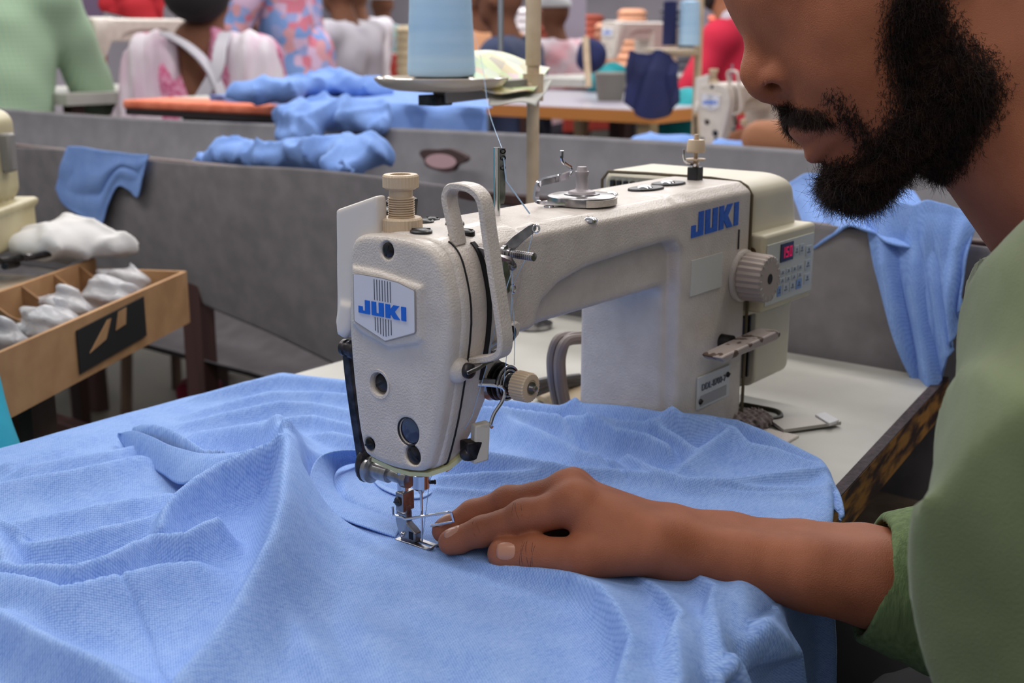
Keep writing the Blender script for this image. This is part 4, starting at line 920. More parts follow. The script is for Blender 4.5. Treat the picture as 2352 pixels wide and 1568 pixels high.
# front lip of the open sleeve
strip('sleeve_opening', [(271, 1002, 9), (290, 1030, 5), (330, 1062, 5), (372, 1088, 7), (415, 1112, 12), (470, 1090, 22), (540, 1060, 27), (600, 1036, 31)],
      [(273, 998, 12), (306, 989, 18), (350, 1003, 21), (390, 1022, 23), (430, 1034, 25), (470, 1042, 28), (540, 1040, 31), (602, 1030, 33)], parent=shirt, bulge=.002)
# turned-up corner near the front edge and the hem lying over it
strip('turned_corner', [(1893, 1079, 9), (1903, 1096, 6), (1921, 1127, 2)], [(1893, 1079, 9), (1885, 1098, 4), (1876, 1122, 1.5)], parent=shirt, nv=10)

# collar band standing up left of the foot, and the serrated inner edge behind the presser bar
strip('collar_band', [(826, 1033, 17), (775, 1035, 20), (737, 1047, 20), (716, 1076, 18), (711, 1115, 14), (721, 1146, 10), (748, 1173, 7), (800, 1197, 4.5), (855, 1216, 3.5), (908, 1234, 2)],
      [(850, 1062, 5), (806, 1064, 5), (776, 1077, 4), (766, 1101, 3), (774, 1126, 2.5), (795, 1147, 2), (835, 1166, 1.8), (875, 1182, 1.5), (905, 1197, 1.2), (925, 1214, .8)], parent=shirt, nu=90, bulge=.0012)
strip('inner_collar', [(852, 1098, 4), (876, 1121, 4.5), (920, 1139, 4.5), (965, 1144, 4), (1000, 1124, 4), (1017, 1084, 4)],
      [(880, 1084, 2), (900, 1098, 2), (930, 1108, 2), (958, 1108, 2), (978, 1094, 2), (990, 1070, 2)], m=knit('pale_collar_lining', srgb(130, 162, 220), srgb(170, 196, 238), srgb(100, 134, 200)), parent=shirt, nu=50, bulge=-.001)
# ================================================================ the operator
def skin(name, c1, c2, c3, wr=.35):
    m = mat(name, c1, .58, col2=c2, nscale=26, bump=wr, bscale=1500, sss=.10, detail=5, bdist=.0006); m.node_tree.nodes['Principled BSDF'].inputs['Specular IOR Level'].default_value = .35
    return m
SKIN = skin('brown_skin', srgb(144, 83, 56), srgb(166, 100, 70), None, .6)
NAIL = mat('fingernail', srgb(186, 132, 108), .3)
OLIVE = mat('olive_jersey', srgb(110, 121, 84), .85, col2=srgb(94, 105, 70), nscale=18, bump=.25, bscale=1100, sheen=.2)
CUFFM = mat('olive_cuff', srgb(112, 132, 88), .85, col2=srgb(92, 112, 72), nscale=300, stretch=(1, 1, .15), bump=.5, bscale=900)
HAIRM = mat('black_hair', srgb(30, 22, 20), .5, col2=srgb(54, 37, 30), nscale=140)
HAIRM.node_tree.nodes['Principled BSDF'].inputs['Specular IOR Level'].default_value = .25
hd = RT*0; LAT = unit(V(FW[0], FW[1], 0))       # horizontal, away from the camera: across the hand
J = {}
def jp(n, px, py, z, lat=0.): J[n] = P(px, py, z=z)+LAT*lat; return J[n]
# joints: fingertip, end joint, middle joint, knuckle
IDX = [jp('i0', 1036, 1244, .0115), jp('i1', 1108, 1220, .0200), jp('i2', 1205, 1192, .0300), jp('i3', 1322, 1158, .0430)]
MID = [jp('m0', 1020, 1218, .0115), jp('m1', 1086, 1180, .0215), jp('m2', 1168, 1158, .0300), jp('m3', 1306, 1130, .0440)]
RNG_ = [MID[0]+V(.018, .004, -.001), MID[1]+V(.018, .003, -.006), MID[2]+V(.018, .004, -.009), MID[3]+V(.017, .009, -.005)]
PNK = [RNG_[0]+V(.024, -.006, -.001), RNG_[1]+V(.021, -.001, -.003), RNG_[2]+V(.019, .004, -.004), RNG_[3]+V(.015, .010, -.008)]
TH = [jp('t0', 1158, 1272, .0130), jp('t1', 1228, 1273, .0150), jp('t2', 1340, 1282, .0190), jp('t3', 1478, 1255, .0240, .006)]
WR = P(1560, 1247, d=.700); F1 = P(1700, 1274, d=.698); F2 = P(1850, 1297, d=.695); F3 = P(2000, 1318, d=.69); F4 = P(2180, 1352, d=.70); ELB = P(2440, 1420, d=.74)
def hand_sdf(G):
    d = None
    def add(s, k):
        nonlocal d
        d = s if d is None else smin(d, s, k)
    # palm: the metacarpals
    wr1 = WR+LAT*.012; wr2 = WR-LAT*.012
    for (k, r0, r1, w) in ((IDX[3], .0125, .0112, WR-LAT*.010), (MID[3], .0135, .0112, WR-LAT*.002), (RNG_[3], .0125, .0100, WR+LAT*.006), (PNK[3], .0120, .0090, WR+LAT*.014)):
        add(sd_cap(G, w+V(-.006, .008, 0), k-V(0, 0, .0015), r0, r1), .014)
    add(sd_cap(G, WR+V(-.004, .005, -.003), (MID[3]+RNG_[3])/2-V(0, 0, .012), .016, .012), .014)      # heel of the hand
    add(sd_cap(G, P(1500, 1258, z=.024)+LAT*.004, TH[2], .0160, .0118), .012)                            # ball of the thumb
    add(sd_cap(G, P(1420, 1215, z=.030), P(1372, 1205, z=.033), .0125, .0090), .014)                     # web
    # forearm: two parallel bones' worth of flesh
    seg = [(WR, .0158, .0155, .011), (F1, .0178, .0165, .012), (F2, .0215, .0190, .013), (F3, .0258, .0215, .013), (F4, .030, .024, .014), (ELB, .034, .030, .01)]
    arm = None
    for (a, ra, rb, o1), (b, rc, rd, o2) in zip(seg[:-1], seg[1:]):
        s1 = sd_cap(G, a-LAT*o1*.8, b-LAT*o2*.8, ra, rc); s2 = sd_cap(G, a+LAT*o1*1.3, b+LAT*o2*1.3, rb, rd)
        s = smin(s1, s2, .012); arm = s if arm is None else smin(arm, s, .004)
    add(arm, .012)
    add(sd_ell(G, P(1655, 1222, d=.710), (.015, .013, .008)), .010)       # wrist bone
    # fingers, each its own chain, added with a tight blend so that they stay apart
    def finger(ch, r, k=.004):
        f = sd_cap(G, ch[3], ch[2], r[3], r[2]); f = smin(f, sd_cap(G, ch[2], ch[1], r[2], r[1]), .003); f = smin(f, sd_cap(G, ch[1], ch[0], r[1], r[0]), .003)
        f = smin(f, sd_ell(G, ch[2]+V(0, 0, r[2]*.35), (r[2]*.92, r[2]*.92, r[2]*.76)), .005)            # knuckle
        f = smin(f, sd_cap(G, (ch[0]*.75+ch[1]*.25)-V(0, 0, .0012), ch[0]-V(0, 0, .0006), r[0]*1.04, r[0]*.92), .003)
        return f
    fs = [finger(IDX, (.0072, .0088, .0101, .0112)), finger(MID, (.0070, .0084, .0096, .0110)), finger(RNG_, (.0066, .0076, .0086, .0098)), finger(PNK, (.0058, .0066, .0075, .0090))]
    fing = fs[0]
    for s in fs[1:]: fing = smin(fing, s, .0016)
    add(fing, .0035)
    for k, r in ((IDX[3], .0098), (MID[3], .0102), (RNG_[3], .0092), (PNK[3], .0084)): add(sd_ell(G, k+V(0, 0, .0022), (r, r, r)), .008)
    th = sd_cap(G, TH[2], TH[1], .0116, .0102); th = smin(th, sd_cap(G, TH[1], TH[0], .0102, .0097), .003)
    th = smin(th, sd_ell(G, TH[1]+V(0, 0, .001), (.0106, .0106, .0102)), .004)
    th = smin(th, sd_cap(G, TH[3], TH[2], .0150, .0116), .006)
    add(th, .0020)
    add(sd_cap(G, P(1225, 1236, z=.014)+LAT*.030, P(1325, 1234, z=.020)+LAT*.034, .012, .015), .008)
    # arch of the palm between thumb and fingers
    d = smax(d, -sd_cap(G, P(1185, 1237, z=.015)-LAT*.002, P(1306, 1234, z=.020)+LAT*.007, .0040, .0108), .002)
    return d
G0 = (min(p[0] for p in [IDX[0], TH[0]])-.03, F4[1]-.04, -.004)
hand_lo = (-.035, float(F4[1])-.045, .002); hand_hi = (.19, .045, .085)
def hand_dom(G): return smax(hand_sdf(G), -(G[2]-.0045), .002)
person = empty('person', (.30, -.42, -.75), 'bearded person in an olive shirt leaning over the foreground machine with one hand flat', 'person')
hl = (-.035, min(float(F4[1]), float(F3[1]))-.05, -.035); hh_ = (.20, .045, .085)
def arm_all(G):
    d = hand_sdf(G); X, Y, Zz = G
    on = smax(d, -(Zz-.0040), .002)               # rests on the cloth while over the table
    t = np.clip((-(Y)-.135)/.03, 0, 1)            # past the table edge nothing presses it flat
    return on*(1-t)+d*t
G, n_ = grid(hl, hh_, .00125); D = np.broadcast_to(arm_all(G), n_).astype(np.float32).copy()
for k_ in range(3):
    sl = [slice(None)]*3; sl[k_] = 0; D[tuple(sl)] = .01; sl[k_] = -1; D[tuple(sl)] = .01
hv, hf = nets(D, hl, .00125)

# ---- head frame: forward, up (towards the crown), left (towards the camera)
HO = P(1975, 250, d=.715)
yaw = .06
hF = unit(-.907*RT-.42*UP); hU = unit(-.42*RT+.907*UP); hL = -FW
hF = unit(hF*math.cos(yaw)-hL*math.sin(yaw)); hL = unit(np.cross(hU, hF)); hL = hL if np.dot(hL, -FW) > 0 else -hL
def HP(f, u, l=0.): return HO+(hF*f+hU*u+hL*l)*.001
AXS = [hF, hU, hL]
def loc(G):
    x, y, z = G[0]-HO[0], G[1]-HO[1], G[2]-HO[2]
    return [(x*a[0]+y*a[1]+z*a[2])*1000 for a in AXS]
def head_sdf(G, extra=None):
    f, u, l = loc(G); Q = [f, u, l]; al = np.abs(l)
    E = lambda c, r: sd_ell(Q, c, r)
    C = lambda a, b, r1, r2: sd_cap(Q, a, b, r1, r2)
    QM = [f, u, al]; EM = lambda c, r: sd_ell(QM, c, r); CM = lambda a, b, r1, r2: sd_cap(QM, a, b, r1, r2)
    d = E((-48, 88, 0), (92, 82, 74))
    d = smin(d, E((-12, 40, 0), (46, 62, 58)), 22)                    # mid face
    d = smin(d, CM((6, 22, 24), (-4, -6, 22), 22, 20), 20)           # cheeks and maxilla
    d = smin(d, E((16, 4, 0), (25, 26, 27)), 14)                      # mouth barrel
    d = smin(d, CM((14, -34, 8), (-44, -6, 46), 15, 15), 14)          # jaw line
    d = smin(d, CM((-44, -6, 46), (-52, 40, 56), 15, 14), 14)
    d = smin(d, E((20, -34, 0), (16, 13, 17)), 10)                    # chin
    d = smin(d, CM((2, 46, 42), (-40, 44, 58), 14, 12), 14)           # cheek bones
    d = smin(d, CM((20, 114, 12), (10, 112, 44), 10, 9), 10)            # brow
    d = smax(d, -EM((26, 96, 33), (13, 11, 15)), 9)                   # eye sockets
    d = smin(d, EM((12, 96, 32), (12, 11, 12)), 2)                    # eyeballs under lids
    # nose
    nose = smin(C((22, 76, 0), (44, 46, 0), 7, 8.5), C((28.5, 70, 0), (42, 50, 0), 8.5, 9.2), 3)
    nose = smin(nose, C((45, 44, 0), (44.5, 38, 0), 10.2, 10.0), 4)
    nose = smin(nose, EM((35, 35, 13.0), (12, 9.5, 7.0)), 4)       # wings
    nose = smin(nose, C((30, 56, 0), (29, 36, 0), 10, 13), 8)
    nose = smin(nose, C((46, 30, 0), (39, 24, 0), 4.2, 4.4), 3)
    nose = smax(nose, -CM((44, 29.5, 13), (39, 35, 7.0), 5.0, 2.8), 1.2)   # nostrils
    d = smin(d, nose, 6)
    d = smax(d, -CM((44, 29.5, 13), (39, 35, 7.0), 4.9, 2.6), 1.2)
    # lips
    d = smin(d, smax(CM((36.5, 5, 3), (28, 0, 18), 5.6, 3), -(u+6), 2), 3)
    d = smin(d, CM((35.0, -13, 2), (27, -9, 17), 5.4, 3), 3)
    d = smax(d, -CM((42, -5.5, 0), (28, -5, 22), 1.2, 1.0), 2)
    # ears
    ear = smax(EM((-58, 58, 74), (17, 30, 11)), -EM((-54, 60, 84), (11, 21, 9)), 3); d = smin(d, ear, 3)
    # neck
    d = smin(d, C((-72, 10, 0), (-98, -130, 10), 56, 60), 16)
    return d*.001
lo_ = HO-V(.19, .19, .20); hi_ = HO+V(.19, .19, .20)
Gh, nh = grid(lo_, hi_, .0024); Dh = np.broadcast_to(head_sdf(Gh), nh).astype(np.float32).copy()
for k_ in range(3):
    sl = [slice(None)]*3; sl[k_] = 0; Dh[tuple(sl)] = .01; sl[k_] = -1; Dh[tuple(sl)] = .01
fv, ff = nets(Dh, lo_, .0024)
# ---- trunk, upper arms and legs under the clothes
NB = P(2530, 600, d=.70); SHL = P(2615, 800, d=.545); ELL = P(2440, 1620, d=.445); SHR = P(2480, 760, d=.86); CH1 = P(2700, 800, d=.68); CH2 = P(2700, 1750, d=.66)
HIP = V(CH2[0], CH2[1], -.26)
FH = unit(V(-RT[0], -RT[1], 0))
def trunk_sdf(G, g=0.):
    d = sd_cap(G, NB, CH1, .050+g, .095+g); d = smin(d, sd_cap(G, CH1, CH2, .098+g, .092+g), .04)
    d = smin(d, sd_cap(G, NB, SHL, .040+g, .058+g), .03); d = smin(d, sd_cap(G, NB, SHR, .040+g, .056+g), .03)
    d = smin(d, sd_cap(G, SHR, ELB, .050+g, .038+g), .03); d = smin(d, sd_cap(G, CH2, HIP, .092+g, .10+g), .04)
    return d
tlo = (-.05, -.75, -.45); thi = (.62, .12, .34)
Gt, n3 = grid(tlo, thi, .008); Dt = np.broadcast_to(smin(trunk_sdf(Gt, -.012), sd_cap(Gt, SHL, ELL, .045, .038), .02), n3).astype(np.float32).copy()
for k_ in range(3):
    sl = [slice(None)]*3; sl[k_] = 0; Dt[tuple(sl)] = .02; sl[k_] = -1; Dt[tuple(sl)] = .02
tv, tf = nets(Dt, tlo, .008)
allv = np.concatenate([hv, fv, tv]); allf = np.concatenate([hf, ff+len(hv), tf+len(hv)+len(fv)])
bodyo = link_mesh('body', allv, allf, SKIN, person)
s_ = bodyo.modifiers.new('smooth', 'SMOOTH'); s_.factor = .5; s_.iterations = 2

# nails
def nail(c, t, nrm, L, W, name='fingernail'):
    "curved nail plate: t along the finger to the tip, nrm out of the finger"
    t = unit(t); nrm = unit(nrm-t*np.dot(nrm, t)); s = np.cross(t, nrm); vs = []; nu, nw = 9, 9
    for i in range(nu):
        for j in range(nw):
            a = -1+2*i/(nu-1); b = -1+2*j/(nw-1); m_ = (1-abs(a)**3.2*.45)
            bb_ = b*m_; vs.append(c+t*L*a+s*W*math.sin(bb_*1.05)+nrm*(W*(math.cos(bb_*1.05)-1)-.0006*a*a))
    fs_ = [(i*nw+j, (i+1)*nw+j, (i+1)*nw+j+1, i*nw+j+1) for i in range(nu-1) for j in range(nw-1)]
    o = link_mesh(name, vs, fs_, NAIL, person); q = o.modifiers.new('t', 'SOLIDIFY'); q.thickness = .0008; q.offset = 0
    return o
def onsurf(G3, d0):
    "walk from a point along d0 to the skin of the hand"
    p = np.array(G3, float); d0 = unit(d0)
    for _ in range(60):
        v_ = float(arm_all([np.array(p[i]).reshape(1, 1, 1) for i in range(3)]).ravel()[0]); p = p-d0*v_ if v_ < 0 else p-d0*v_*.9
        if abs(v_) < 1e-5: break
    return p
view = unit(CAM-TH[0])
def skinpt(c, d0):
    "skin point met when coming in towards c along -d0"
    t = np.arange(.026, 0, -.0002); q = [(c[i]+d0[i]*t).reshape(-1, 1, 1) for i in range(3)]; v_ = arm_all(q).ravel(); k = np.argmax(v_ < 0); return c+d0*t[k]
nrm = unit(view*.95+V(0, 0, .22)); c = TH[0]*.90+TH[1]*.10
nail(skinpt(c, nrm)+nrm*.0004, TH[0]-TH[1], nrm, .0064, .0066)
nrm = unit(view*.35+V(0, 0, 1)); nail(skinpt(IDX[0]*.97+IDX[1]*.03, nrm)+nrm*.0004, IDX[0]-IDX[1], nrm, .0052, .0056)
nrm = unit(view*.2+V(0, 0, 1)); nail(skinpt(MID[0], nrm)+nrm*.0004, MID[0]-MID[1], nrm, .0050, .0054)
CREASE = mat('skin_crease', srgb(92, 50, 36), .6)
def creases(j, axis, offs, r, a0, a1, rad=.00022):
    axis = unit(axis); e = unit(view-axis*np.dot(view, axis)); f = np.cross(axis, e)
    for o_ in offs:
        k = MB(); pts = []
        for a in np.linspace(a0, a1, 9):
            dr = e*math.cos(a)+f*math.sin(a); c = j+axis*(o_+.0009*math.sin(a*2.3+o_*900)); pts.append(skinpt(c, dr)-dr*rad*.3)
        k.tube(pts, [rad*.35]+[rad]*7+[rad*.35], 6); k.build('skin_crease', CREASE, person)
creases(TH[1], TH[0]-TH[2], (-.0042, -.0022, 0, .0021, .0043), .01, -.75, .75)
creases(IDX[1], IDX[0]-IDX[2], (-.0012, .0010), .01, -.2, 1.0, .00016)
creases(IDX[2], IDX[1]-IDX[3], (-.0030, -.0008, .0015), .01, -.1, 1.1, .00018)

# ---- shirt with sleeves
def shirt_sdf(G):
    d = trunk_sdf(G, .006)
    sl_ = sd_cap(G, SHL, (SHL+ELL)/2+V(0, 0, .0), .070, .066); sl_ = smin(sl_, sd_cap(G, (SHL+ELL)/2, ELL, .066, .060), .02)
    d = smin(d, sl_, .045)
    # neck opening
    nk = sd_cap(G, HP(-72, 10), HP(-96, -118, 10), .062, .066)
    d = smax(d, -nk, .006)
    # soft folds
    X, Y, Zz = G; a = (X*RT[0]+Y*RT[1]); 
    b_ = X*LAT[0]+Y*LAT[1]; q1 = a*205+Zz*22+2.4*np.sin(Zz*8+b_*5)+1.2*np.sin(Zz*23); q2 = a*20-Zz*24+b_*12+1.2*np.sin(a*18)
    d = d-.0095*np.exp(-((np.mod(q1, 6.283)-3.1)/1.0)**2)*np.clip((.24-Zz)*6, 0, 1)-.0050*np.exp(-((np.mod(q2, 6.283)-3.1)/.6)**2)+.0035
    return d
surf('olive_shirt', shirt_sdf, tlo, thi, .006, OLIVE, person, sm=3)
# sleeve end with its turned cuff round the right forearm
AXF = unit(F4-F3)
C0 = P(2004, 1318, d=.69)
def cuff_sdf(G):
    t = (G[0]-C0[0])*AXF[0]+(G[1]-C0[1])*AXF[1]+(G[2]-C0[2])*AXF[2]-.34*((G[0]-C0[0])*LAT[0]+(G[1]-C0[1])*LAT[1])
    o = smin(sd_cap(G, F2-LAT*.01, F4-LAT*.011, .0285, .0395), sd_cap(G, F2+LAT*.016, F4+LAT*.017, .0235, .031), .012)
    o = smin(o, sd_cap(G, F4, ELB, .046, .052), .02)
    o = o+.0012*np.sin(t*170+G[2]*60)*np.clip((t-.02)*40, 0, 1)
    i = o+.0035
    d = smax(o, -i+0*t-np.clip(t-.10, 0, 1), .001)
    d = smax(d, -(t-.0005), .0012)
    step = smax(o-.0011, np.abs(t-.0135)-.0125, .001); step = smax(step, -i, .001)
    return np.minimum(d, step)
clo = np.minimum(np.minimum(F2, ELB), F4)-.06; chi = np.maximum(np.maximum(F2, ELB), F4)+.06
surf('sleeve', cuff_sdf, tuple(clo), tuple(chi), .0018, CUFFM, person, sm=1)

# ---- beard, moustache and hair
def beard_weight(f, u, l):
    "0..1 thickness of the beard over the face, symmetrical left and right"
    al = np.abs(l)
    # centre line of the beard from the sideburn along the jaw to the chin
    pts = [(-38, 82, .7, 11), (-33, 48, .8, 14), (-28, 15, 1.05, 21), (-30, -16, 1.3, 28), (-14, -34, 1.3, 25), (16, -40, 1.25, 18), (34, -32, 1.1, 12)]
    w = np.zeros(np.broadcast(f, u).shape)
    for a, b in zip(pts[:-1], pts[1:]):
        ex, ey = b[0]-a[0], b[1]-a[1]; L2 = ex*ex+ey*ey; t = np.clip(((f-a[0])*ex+(u-a[1])*ey)/L2, 0, 1)
        d = np.sqrt((f-a[0]-ex*t)**2+(u-a[1]-ey*t)**2); r = a[3]+(b[3]-a[3])*t; s = a[2]+(b[2]-a[2])*t
        w = np.maximum(w, s*np.clip(1.25-d/r, 0, 1))
    for a, b in (((22, 10, .34, 5.5), (14, -12, .45, 6)), ((14, -12, .45, 6), (8, -30, .6, 9))):
        ex, ey = b[0]-a[0], b[1]-a[1]; L2 = ex*ex+ey*ey; t = np.clip(((f-a[0])*ex+(u-a[1])*ey)/L2, 0, 1)
        d = np.sqrt((f-a[0]-ex*t)**2+(u-a[1]-ey*t)**2); w = np.maximum(w, (a[2]+(b[2]-a[2])*t)*np.clip(1.25-d/(a[3]+(b[3]-a[3])*t), 0, 1)*(al > 14))
    return np.clip(w, 0, 1.2)
def mous_weight(f, u, l):
    al = np.abs(l); c = 17-.62*np.clip(al-6, 0, 60); return np.clip(1-np.abs(u-c)/7.5, 0, 1)*(al < 30)*(f > 14)
def mass_sdf(G):
    f, u, l = loc(G); w = beard_weight(f, u, l)*np.ones_like(l); h = head_sdf(G)
    under = np.clip((-30-u)/14, 0, 1)
    th = .0080*np.clip(w-.5, 0, 1)-.0006+.0040*under*np.clip(w-.4, 0, 1)
    th = np.where(u < -66, -.002, th)
    nz = .0011*(np.sin(f*.9+u*.4)*np.sin(u*.8-l*.5)+np.sin(l*1.0+f*.6))
    m1 = smax(h-th+nz*.4*np.clip(w*2, 0, 1), -(w-.78)*.02, .0010)
    m1 = smax(m1, (f+.0-60)*.001, .001)
    return m1
blo = HO-V(.115, .115, .09); bhi = HO+V(.115, .115, .10)
Gb, nb_ = grid(blo, bhi, .0018); Db = np.broadcast_to(mass_sdf(Gb), nb_).astype(np.float32).copy()
for k_ in range(3):
    sl = [slice(None)]*3; sl[k_] = 0; Db[tuple(sl)] = .01; sl[k_] = -1; Db[tuple(sl)] = .01
bv, bf = nets(Db, blo, .0018)
fl_ = (fv-HO)@np.array(AXS).T*1000
# skin normals by finite difference of the grid
def sgrad(p):
    e = .002; g = np.zeros_like(p); GG = lambda q: [q[:, 0], q[:, 1], q[:, 2]]
    for k in range(3):
        a = p.copy(); a[:, k] += e; b = p.copy(); b[:, k] -= e; g[:, k] = head_sdf(GG(a))-head_sdf(GG(b))
    return g/np.linalg.norm(g, axis=1)[:, None]
def strands(prob, n, Lm, r0, curl, seed, flow, lift=.5):
    rg = np.random.default_rng(seed); pr = prob/prob.sum(); c = rg.choice(len(fv), n, p=pr)
    p = fv[c]+rg.normal(0, .0011, (n, 3)); nr = sgrad(p); p = p-nr*head_sdf([p[:, 0], p[:, 1], p[:, 2]])[:, None]-nr*.0005
    fl = flow(p, nr); d = nr*lift+fl; d /= np.linalg.norm(d, axis=1)[:, None]; d += rg.normal(0, .22, d.shape); d /= np.linalg.norm(d, axis=1)[:, None]
    L = Lm*rg.uniform(.5, 1.2, n)*np.clip(prob[c]/max(prob.max(), 1e-9)+.25, 0, 1); S = 5; verts = []; cur = p.copy(); ax1 = np.cross(d, nr); ax1 /= np.linalg.norm(ax1, axis=1)[:, None]+1e-9
    dd_ = d.copy(); ang = rg.normal(0, curl, n); tw = np.cross(d, rg.normal(0, 1, d.shape)); tw /= np.linalg.norm(tw, axis=1)[:, None]+1e-9
    for s in range(S+1):
        t = s/S; rad = r0*(1-t*.75); b1 = np.cross(dd_, tw); b1 /= np.linalg.norm(b1, axis=1)[:, None]+1e-9
        for a in range(3):
            verts.append(cur+(b1*math.cos(2.094*a)+tw*math.sin(2.094*a))*rad)
        cur = cur+dd_*(L/S)[:, None]; dd_ = dd_+np.cross(tw, dd_)*(ang/S)[:, None]*3+fl*.12; dd_ /= np.linalg.norm(dd_, axis=1)[:, None]
    v = np.stack(verts, 1); k = v.shape[1]; fs = []
    for s in range(S):
        for a in range(3): fs.append((s*3+a, s*3+(a+1) % 3, s*3+3+(a+1) % 3, s*3+3+a))
    f_ = (np.array(fs)[None]+np.arange(n)[:, None, None]*k).reshape(-1, 4); return v.reshape(-1, 3), f_
GD = V(0, 0, -1)
def flowdown(p, nr):
    g = (GD*.55+hF*.12-hU*.45)[None]-nr*0; g = g-nr*(g*nr).sum(1)[:, None]; return g
bw = beard_weight(fl_[:, 0], fl_[:, 1], fl_[:, 2])*(fl_[:, 1] > -72)
soft = np.clip(bw, 0, 1)**1.2+.012*(bw > 0)
v1, f1 = strands(soft, 46000, .014, .00019, 1.3, 3, flowdown, lift=.7)
edge = np.clip(bw, 0, 1)*(fl_[:, 1] < -18)
v2, f2 = strands(edge, 7000, .019, .00014, 1.5, 4, flowdown, lift=.9)
bev = np.concatenate([bv, v1, v2]); bef = np.concatenate([bf, f1+len(bv), f2+len(bv)+len(v1)])
BBASE = mat('beard_root', srgb(22, 16, 15), 1., col2=srgb(44, 30, 25), nscale=160, bump=1., bscale=500, bdist=.002); BBASE.node_tree.nodes['Principled BSDF'].inputs['Specular IOR Level'].default_value = 0
bo_ = link_mesh('beard', bev, bef, [BBASE, HAIRM], person)
mi_ = np.ones(len(bo_.data.polygons), np.int32); mi_[:len(bf)] = 0; bo_.data.polygons.foreach_set('material_index', mi_)
mw = mous_weight(fl_[:, 0], fl_[:, 1], fl_[:, 2])+1e-9
v3, f3 = strands(mw, 3600, .0105, .00014, .5, 6, lambda p, nr: (-hU*.9+np.sign((p-HO)@hL)[:, None]*hL*.5), lift=.45)
link_mesh('moustache', v3, f3, HAIRM, person)
def hair_sdf(G):
    f, u, l = loc(G); h = head_sdf(G)-.007
    k = smax(h, (64+.7*np.clip(f+70, 0, 300)-u)*.001, .004)
    return k+.0012*np.sin(f*.7)*np.sin(u*.8)*np.sin(l*.9)
surf('hair', hair_sdf, lo_, hi_, .004, HAIRM, person)
def trousers_sdf(G):
    kn1 = P(1990, 1560, d=1.02); kn2 = P(2230, 1640, d=.74)
    d = sd_ell(G, HIP, (.17, .17, .12))
    for kn in (kn1, kn2):
        s0 = HIP+(kn-HIP)*.12; d = smin(d, sd_cap(G, s0, kn, .085, .062), .04); d = smin(d, sd_cap(G, kn, V(kn[0], kn[1], -.72)+FH*.03, .058, .042), .02)
    return d
surf('trousers', trousers_sdf, tuple(HIP-V(.62, .3, .5)), tuple(HIP+V(.35, .75, .16)), .011, mat('dark_trousers', srgb(40, 38, 44), .85, col2=srgb(30, 29, 34), nscale=20), person, sm=2)
for sgn in (1, -1):
    kn = (P(1990, 1560, d=1.02) if sgn > 0 else P(2230, 1640, d=.74))+FH*.03; k = MB()
    k.ball(V(kn[0], kn[1], -.715)+FH*.05, .05, 16, sc=(1.3, 1.3, .62)); k.build('shoe', mat('shoe_dark', srgb(30, 26, 26), .5), person)
# ================================================================ garments on the trough, the left table and the room behind
def drape(name, top, bot, m, x=None, d=None, nu=80, nv=40, amp=.012, freq=5., phase=0., bulge=0., parent=None, thick=.002, seed=1):
    "hanging cloth between a top and a bottom photo line on the plane x= (or per-point depth) with folds running down it"
    def P3(q): return P(q[0], q[1], x=(q[2] if len(q) > 2 else x)) if d is None else P(q[0], q[1], d=(q[2] if len(q) > 2 else d))
    def res(c, n):
        c = np.array(smoothpath(c, 8)); L = np.r_[0, np.cumsum(np.linalg.norm(np.diff(c, axis=0), axis=1))]; t = np.linspace(0, L[-1], n); return np.stack([np.interp(t, L, c[:, k]) for k in range(3)], -1)
    a = res([P3(q) for q in top], nu)[:, None]; b = res([P3(q) for q in bot], nu)[:, None]
    t = np.linspace(0, 1, nv)[None, :, None]; u = np.linspace(0, 1, nu)[:, None]
    p = a*(1-t)+b*t; tt = t[..., 0]
    w_ = noise2(u*freq+phase+.6*tt, tt*1.2+.3*u, seed, 3, 2.2)
    p[..., 0] -= amp*np.abs(w_)*np.clip(tt*3, .25, 1)+bulge*np.sin(PI*tt)
    p[..., 2] += amp*.5*w_*(1-tt)
    i = np.arange(nu*nv).reshape(nu, nv); fq = np.stack([i[:-1, :-1], i[1:, :-1], i[1:, 1:], i[:-1, 1:]], -1).reshape(-1, 4)
    o = link_mesh(name, p.reshape(-1, 3), fq, m, parent)
    s = o.modifiers.new('t', 'SOLIDIFY'); s.thickness = thick
    return o
BLUE2 = knit('blue_knit_far', srgb(112, 148, 216), srgb(146, 178, 234), srgb(84, 116, 190), cell=.0012, uvm=False)
def heap(name, line, rad, m, label, cat, seed=1, step=.005, flat=.6, amp=.010, fr=60, **kw):
    "crumpled cloth: a soft roll along 3-D points with folded surface"
    L_ = [np.array(p, float) for p in line]; rr = rad if isinstance(rad, (list, tuple)) else [rad]*len(L_)
    r = np.random.default_rng(seed); ph = r.uniform(0, 6, 8)
    lo = np.min(L_, 0)-max(rr)*1.5-.02; hi = np.max(L_, 0)+max(rr)*1.5+.02
    def fn(G):
        X, Y, Zz = G; g = [X, Y, Zz/flat]; d = None
        for i in range(len(L_)-1 if len(L_) > 1 else 1):
            a = L_[i]; b = L_[min(i+1, len(L_)-1)]+V(1e-4, 0, 0)
            s = sd_cap(g, a*V(1, 1, 1/flat), b*V(1, 1, 1/flat), rr[i], rr[min(i+1, len(L_)-1)]); d = s if d is None else smin(d, s, .02)
        for k_, (dx, dy, dz) in enumerate(((.8, .5, .3), (.5, -.8, .4), (-.2, .9, .6))):
            F_ = fr*(1.7, 2.3, 3.2)[k_]; wp = 2.0*np.sin((X*dy-Y*dx)*fr*.6+ph[k_]+Zz*fr*.5)+1.1*np.sin((X+Y)*fr*1.1+ph[k_+3])
            q = np.mod((X*dx+Y*dy+Zz*dz)*F_+wp+ph[k_], 6.2832)-3.1416
            d = d-amp*(.62, .42, .26)[k_]*np.exp(-(q/.75)**2)
        return (d+amp*.35)*.75
    o = surf(name, fn, tuple(lo), tuple(hi), step, m, None, sm=1); tag(o, label, cat, **kw); return o

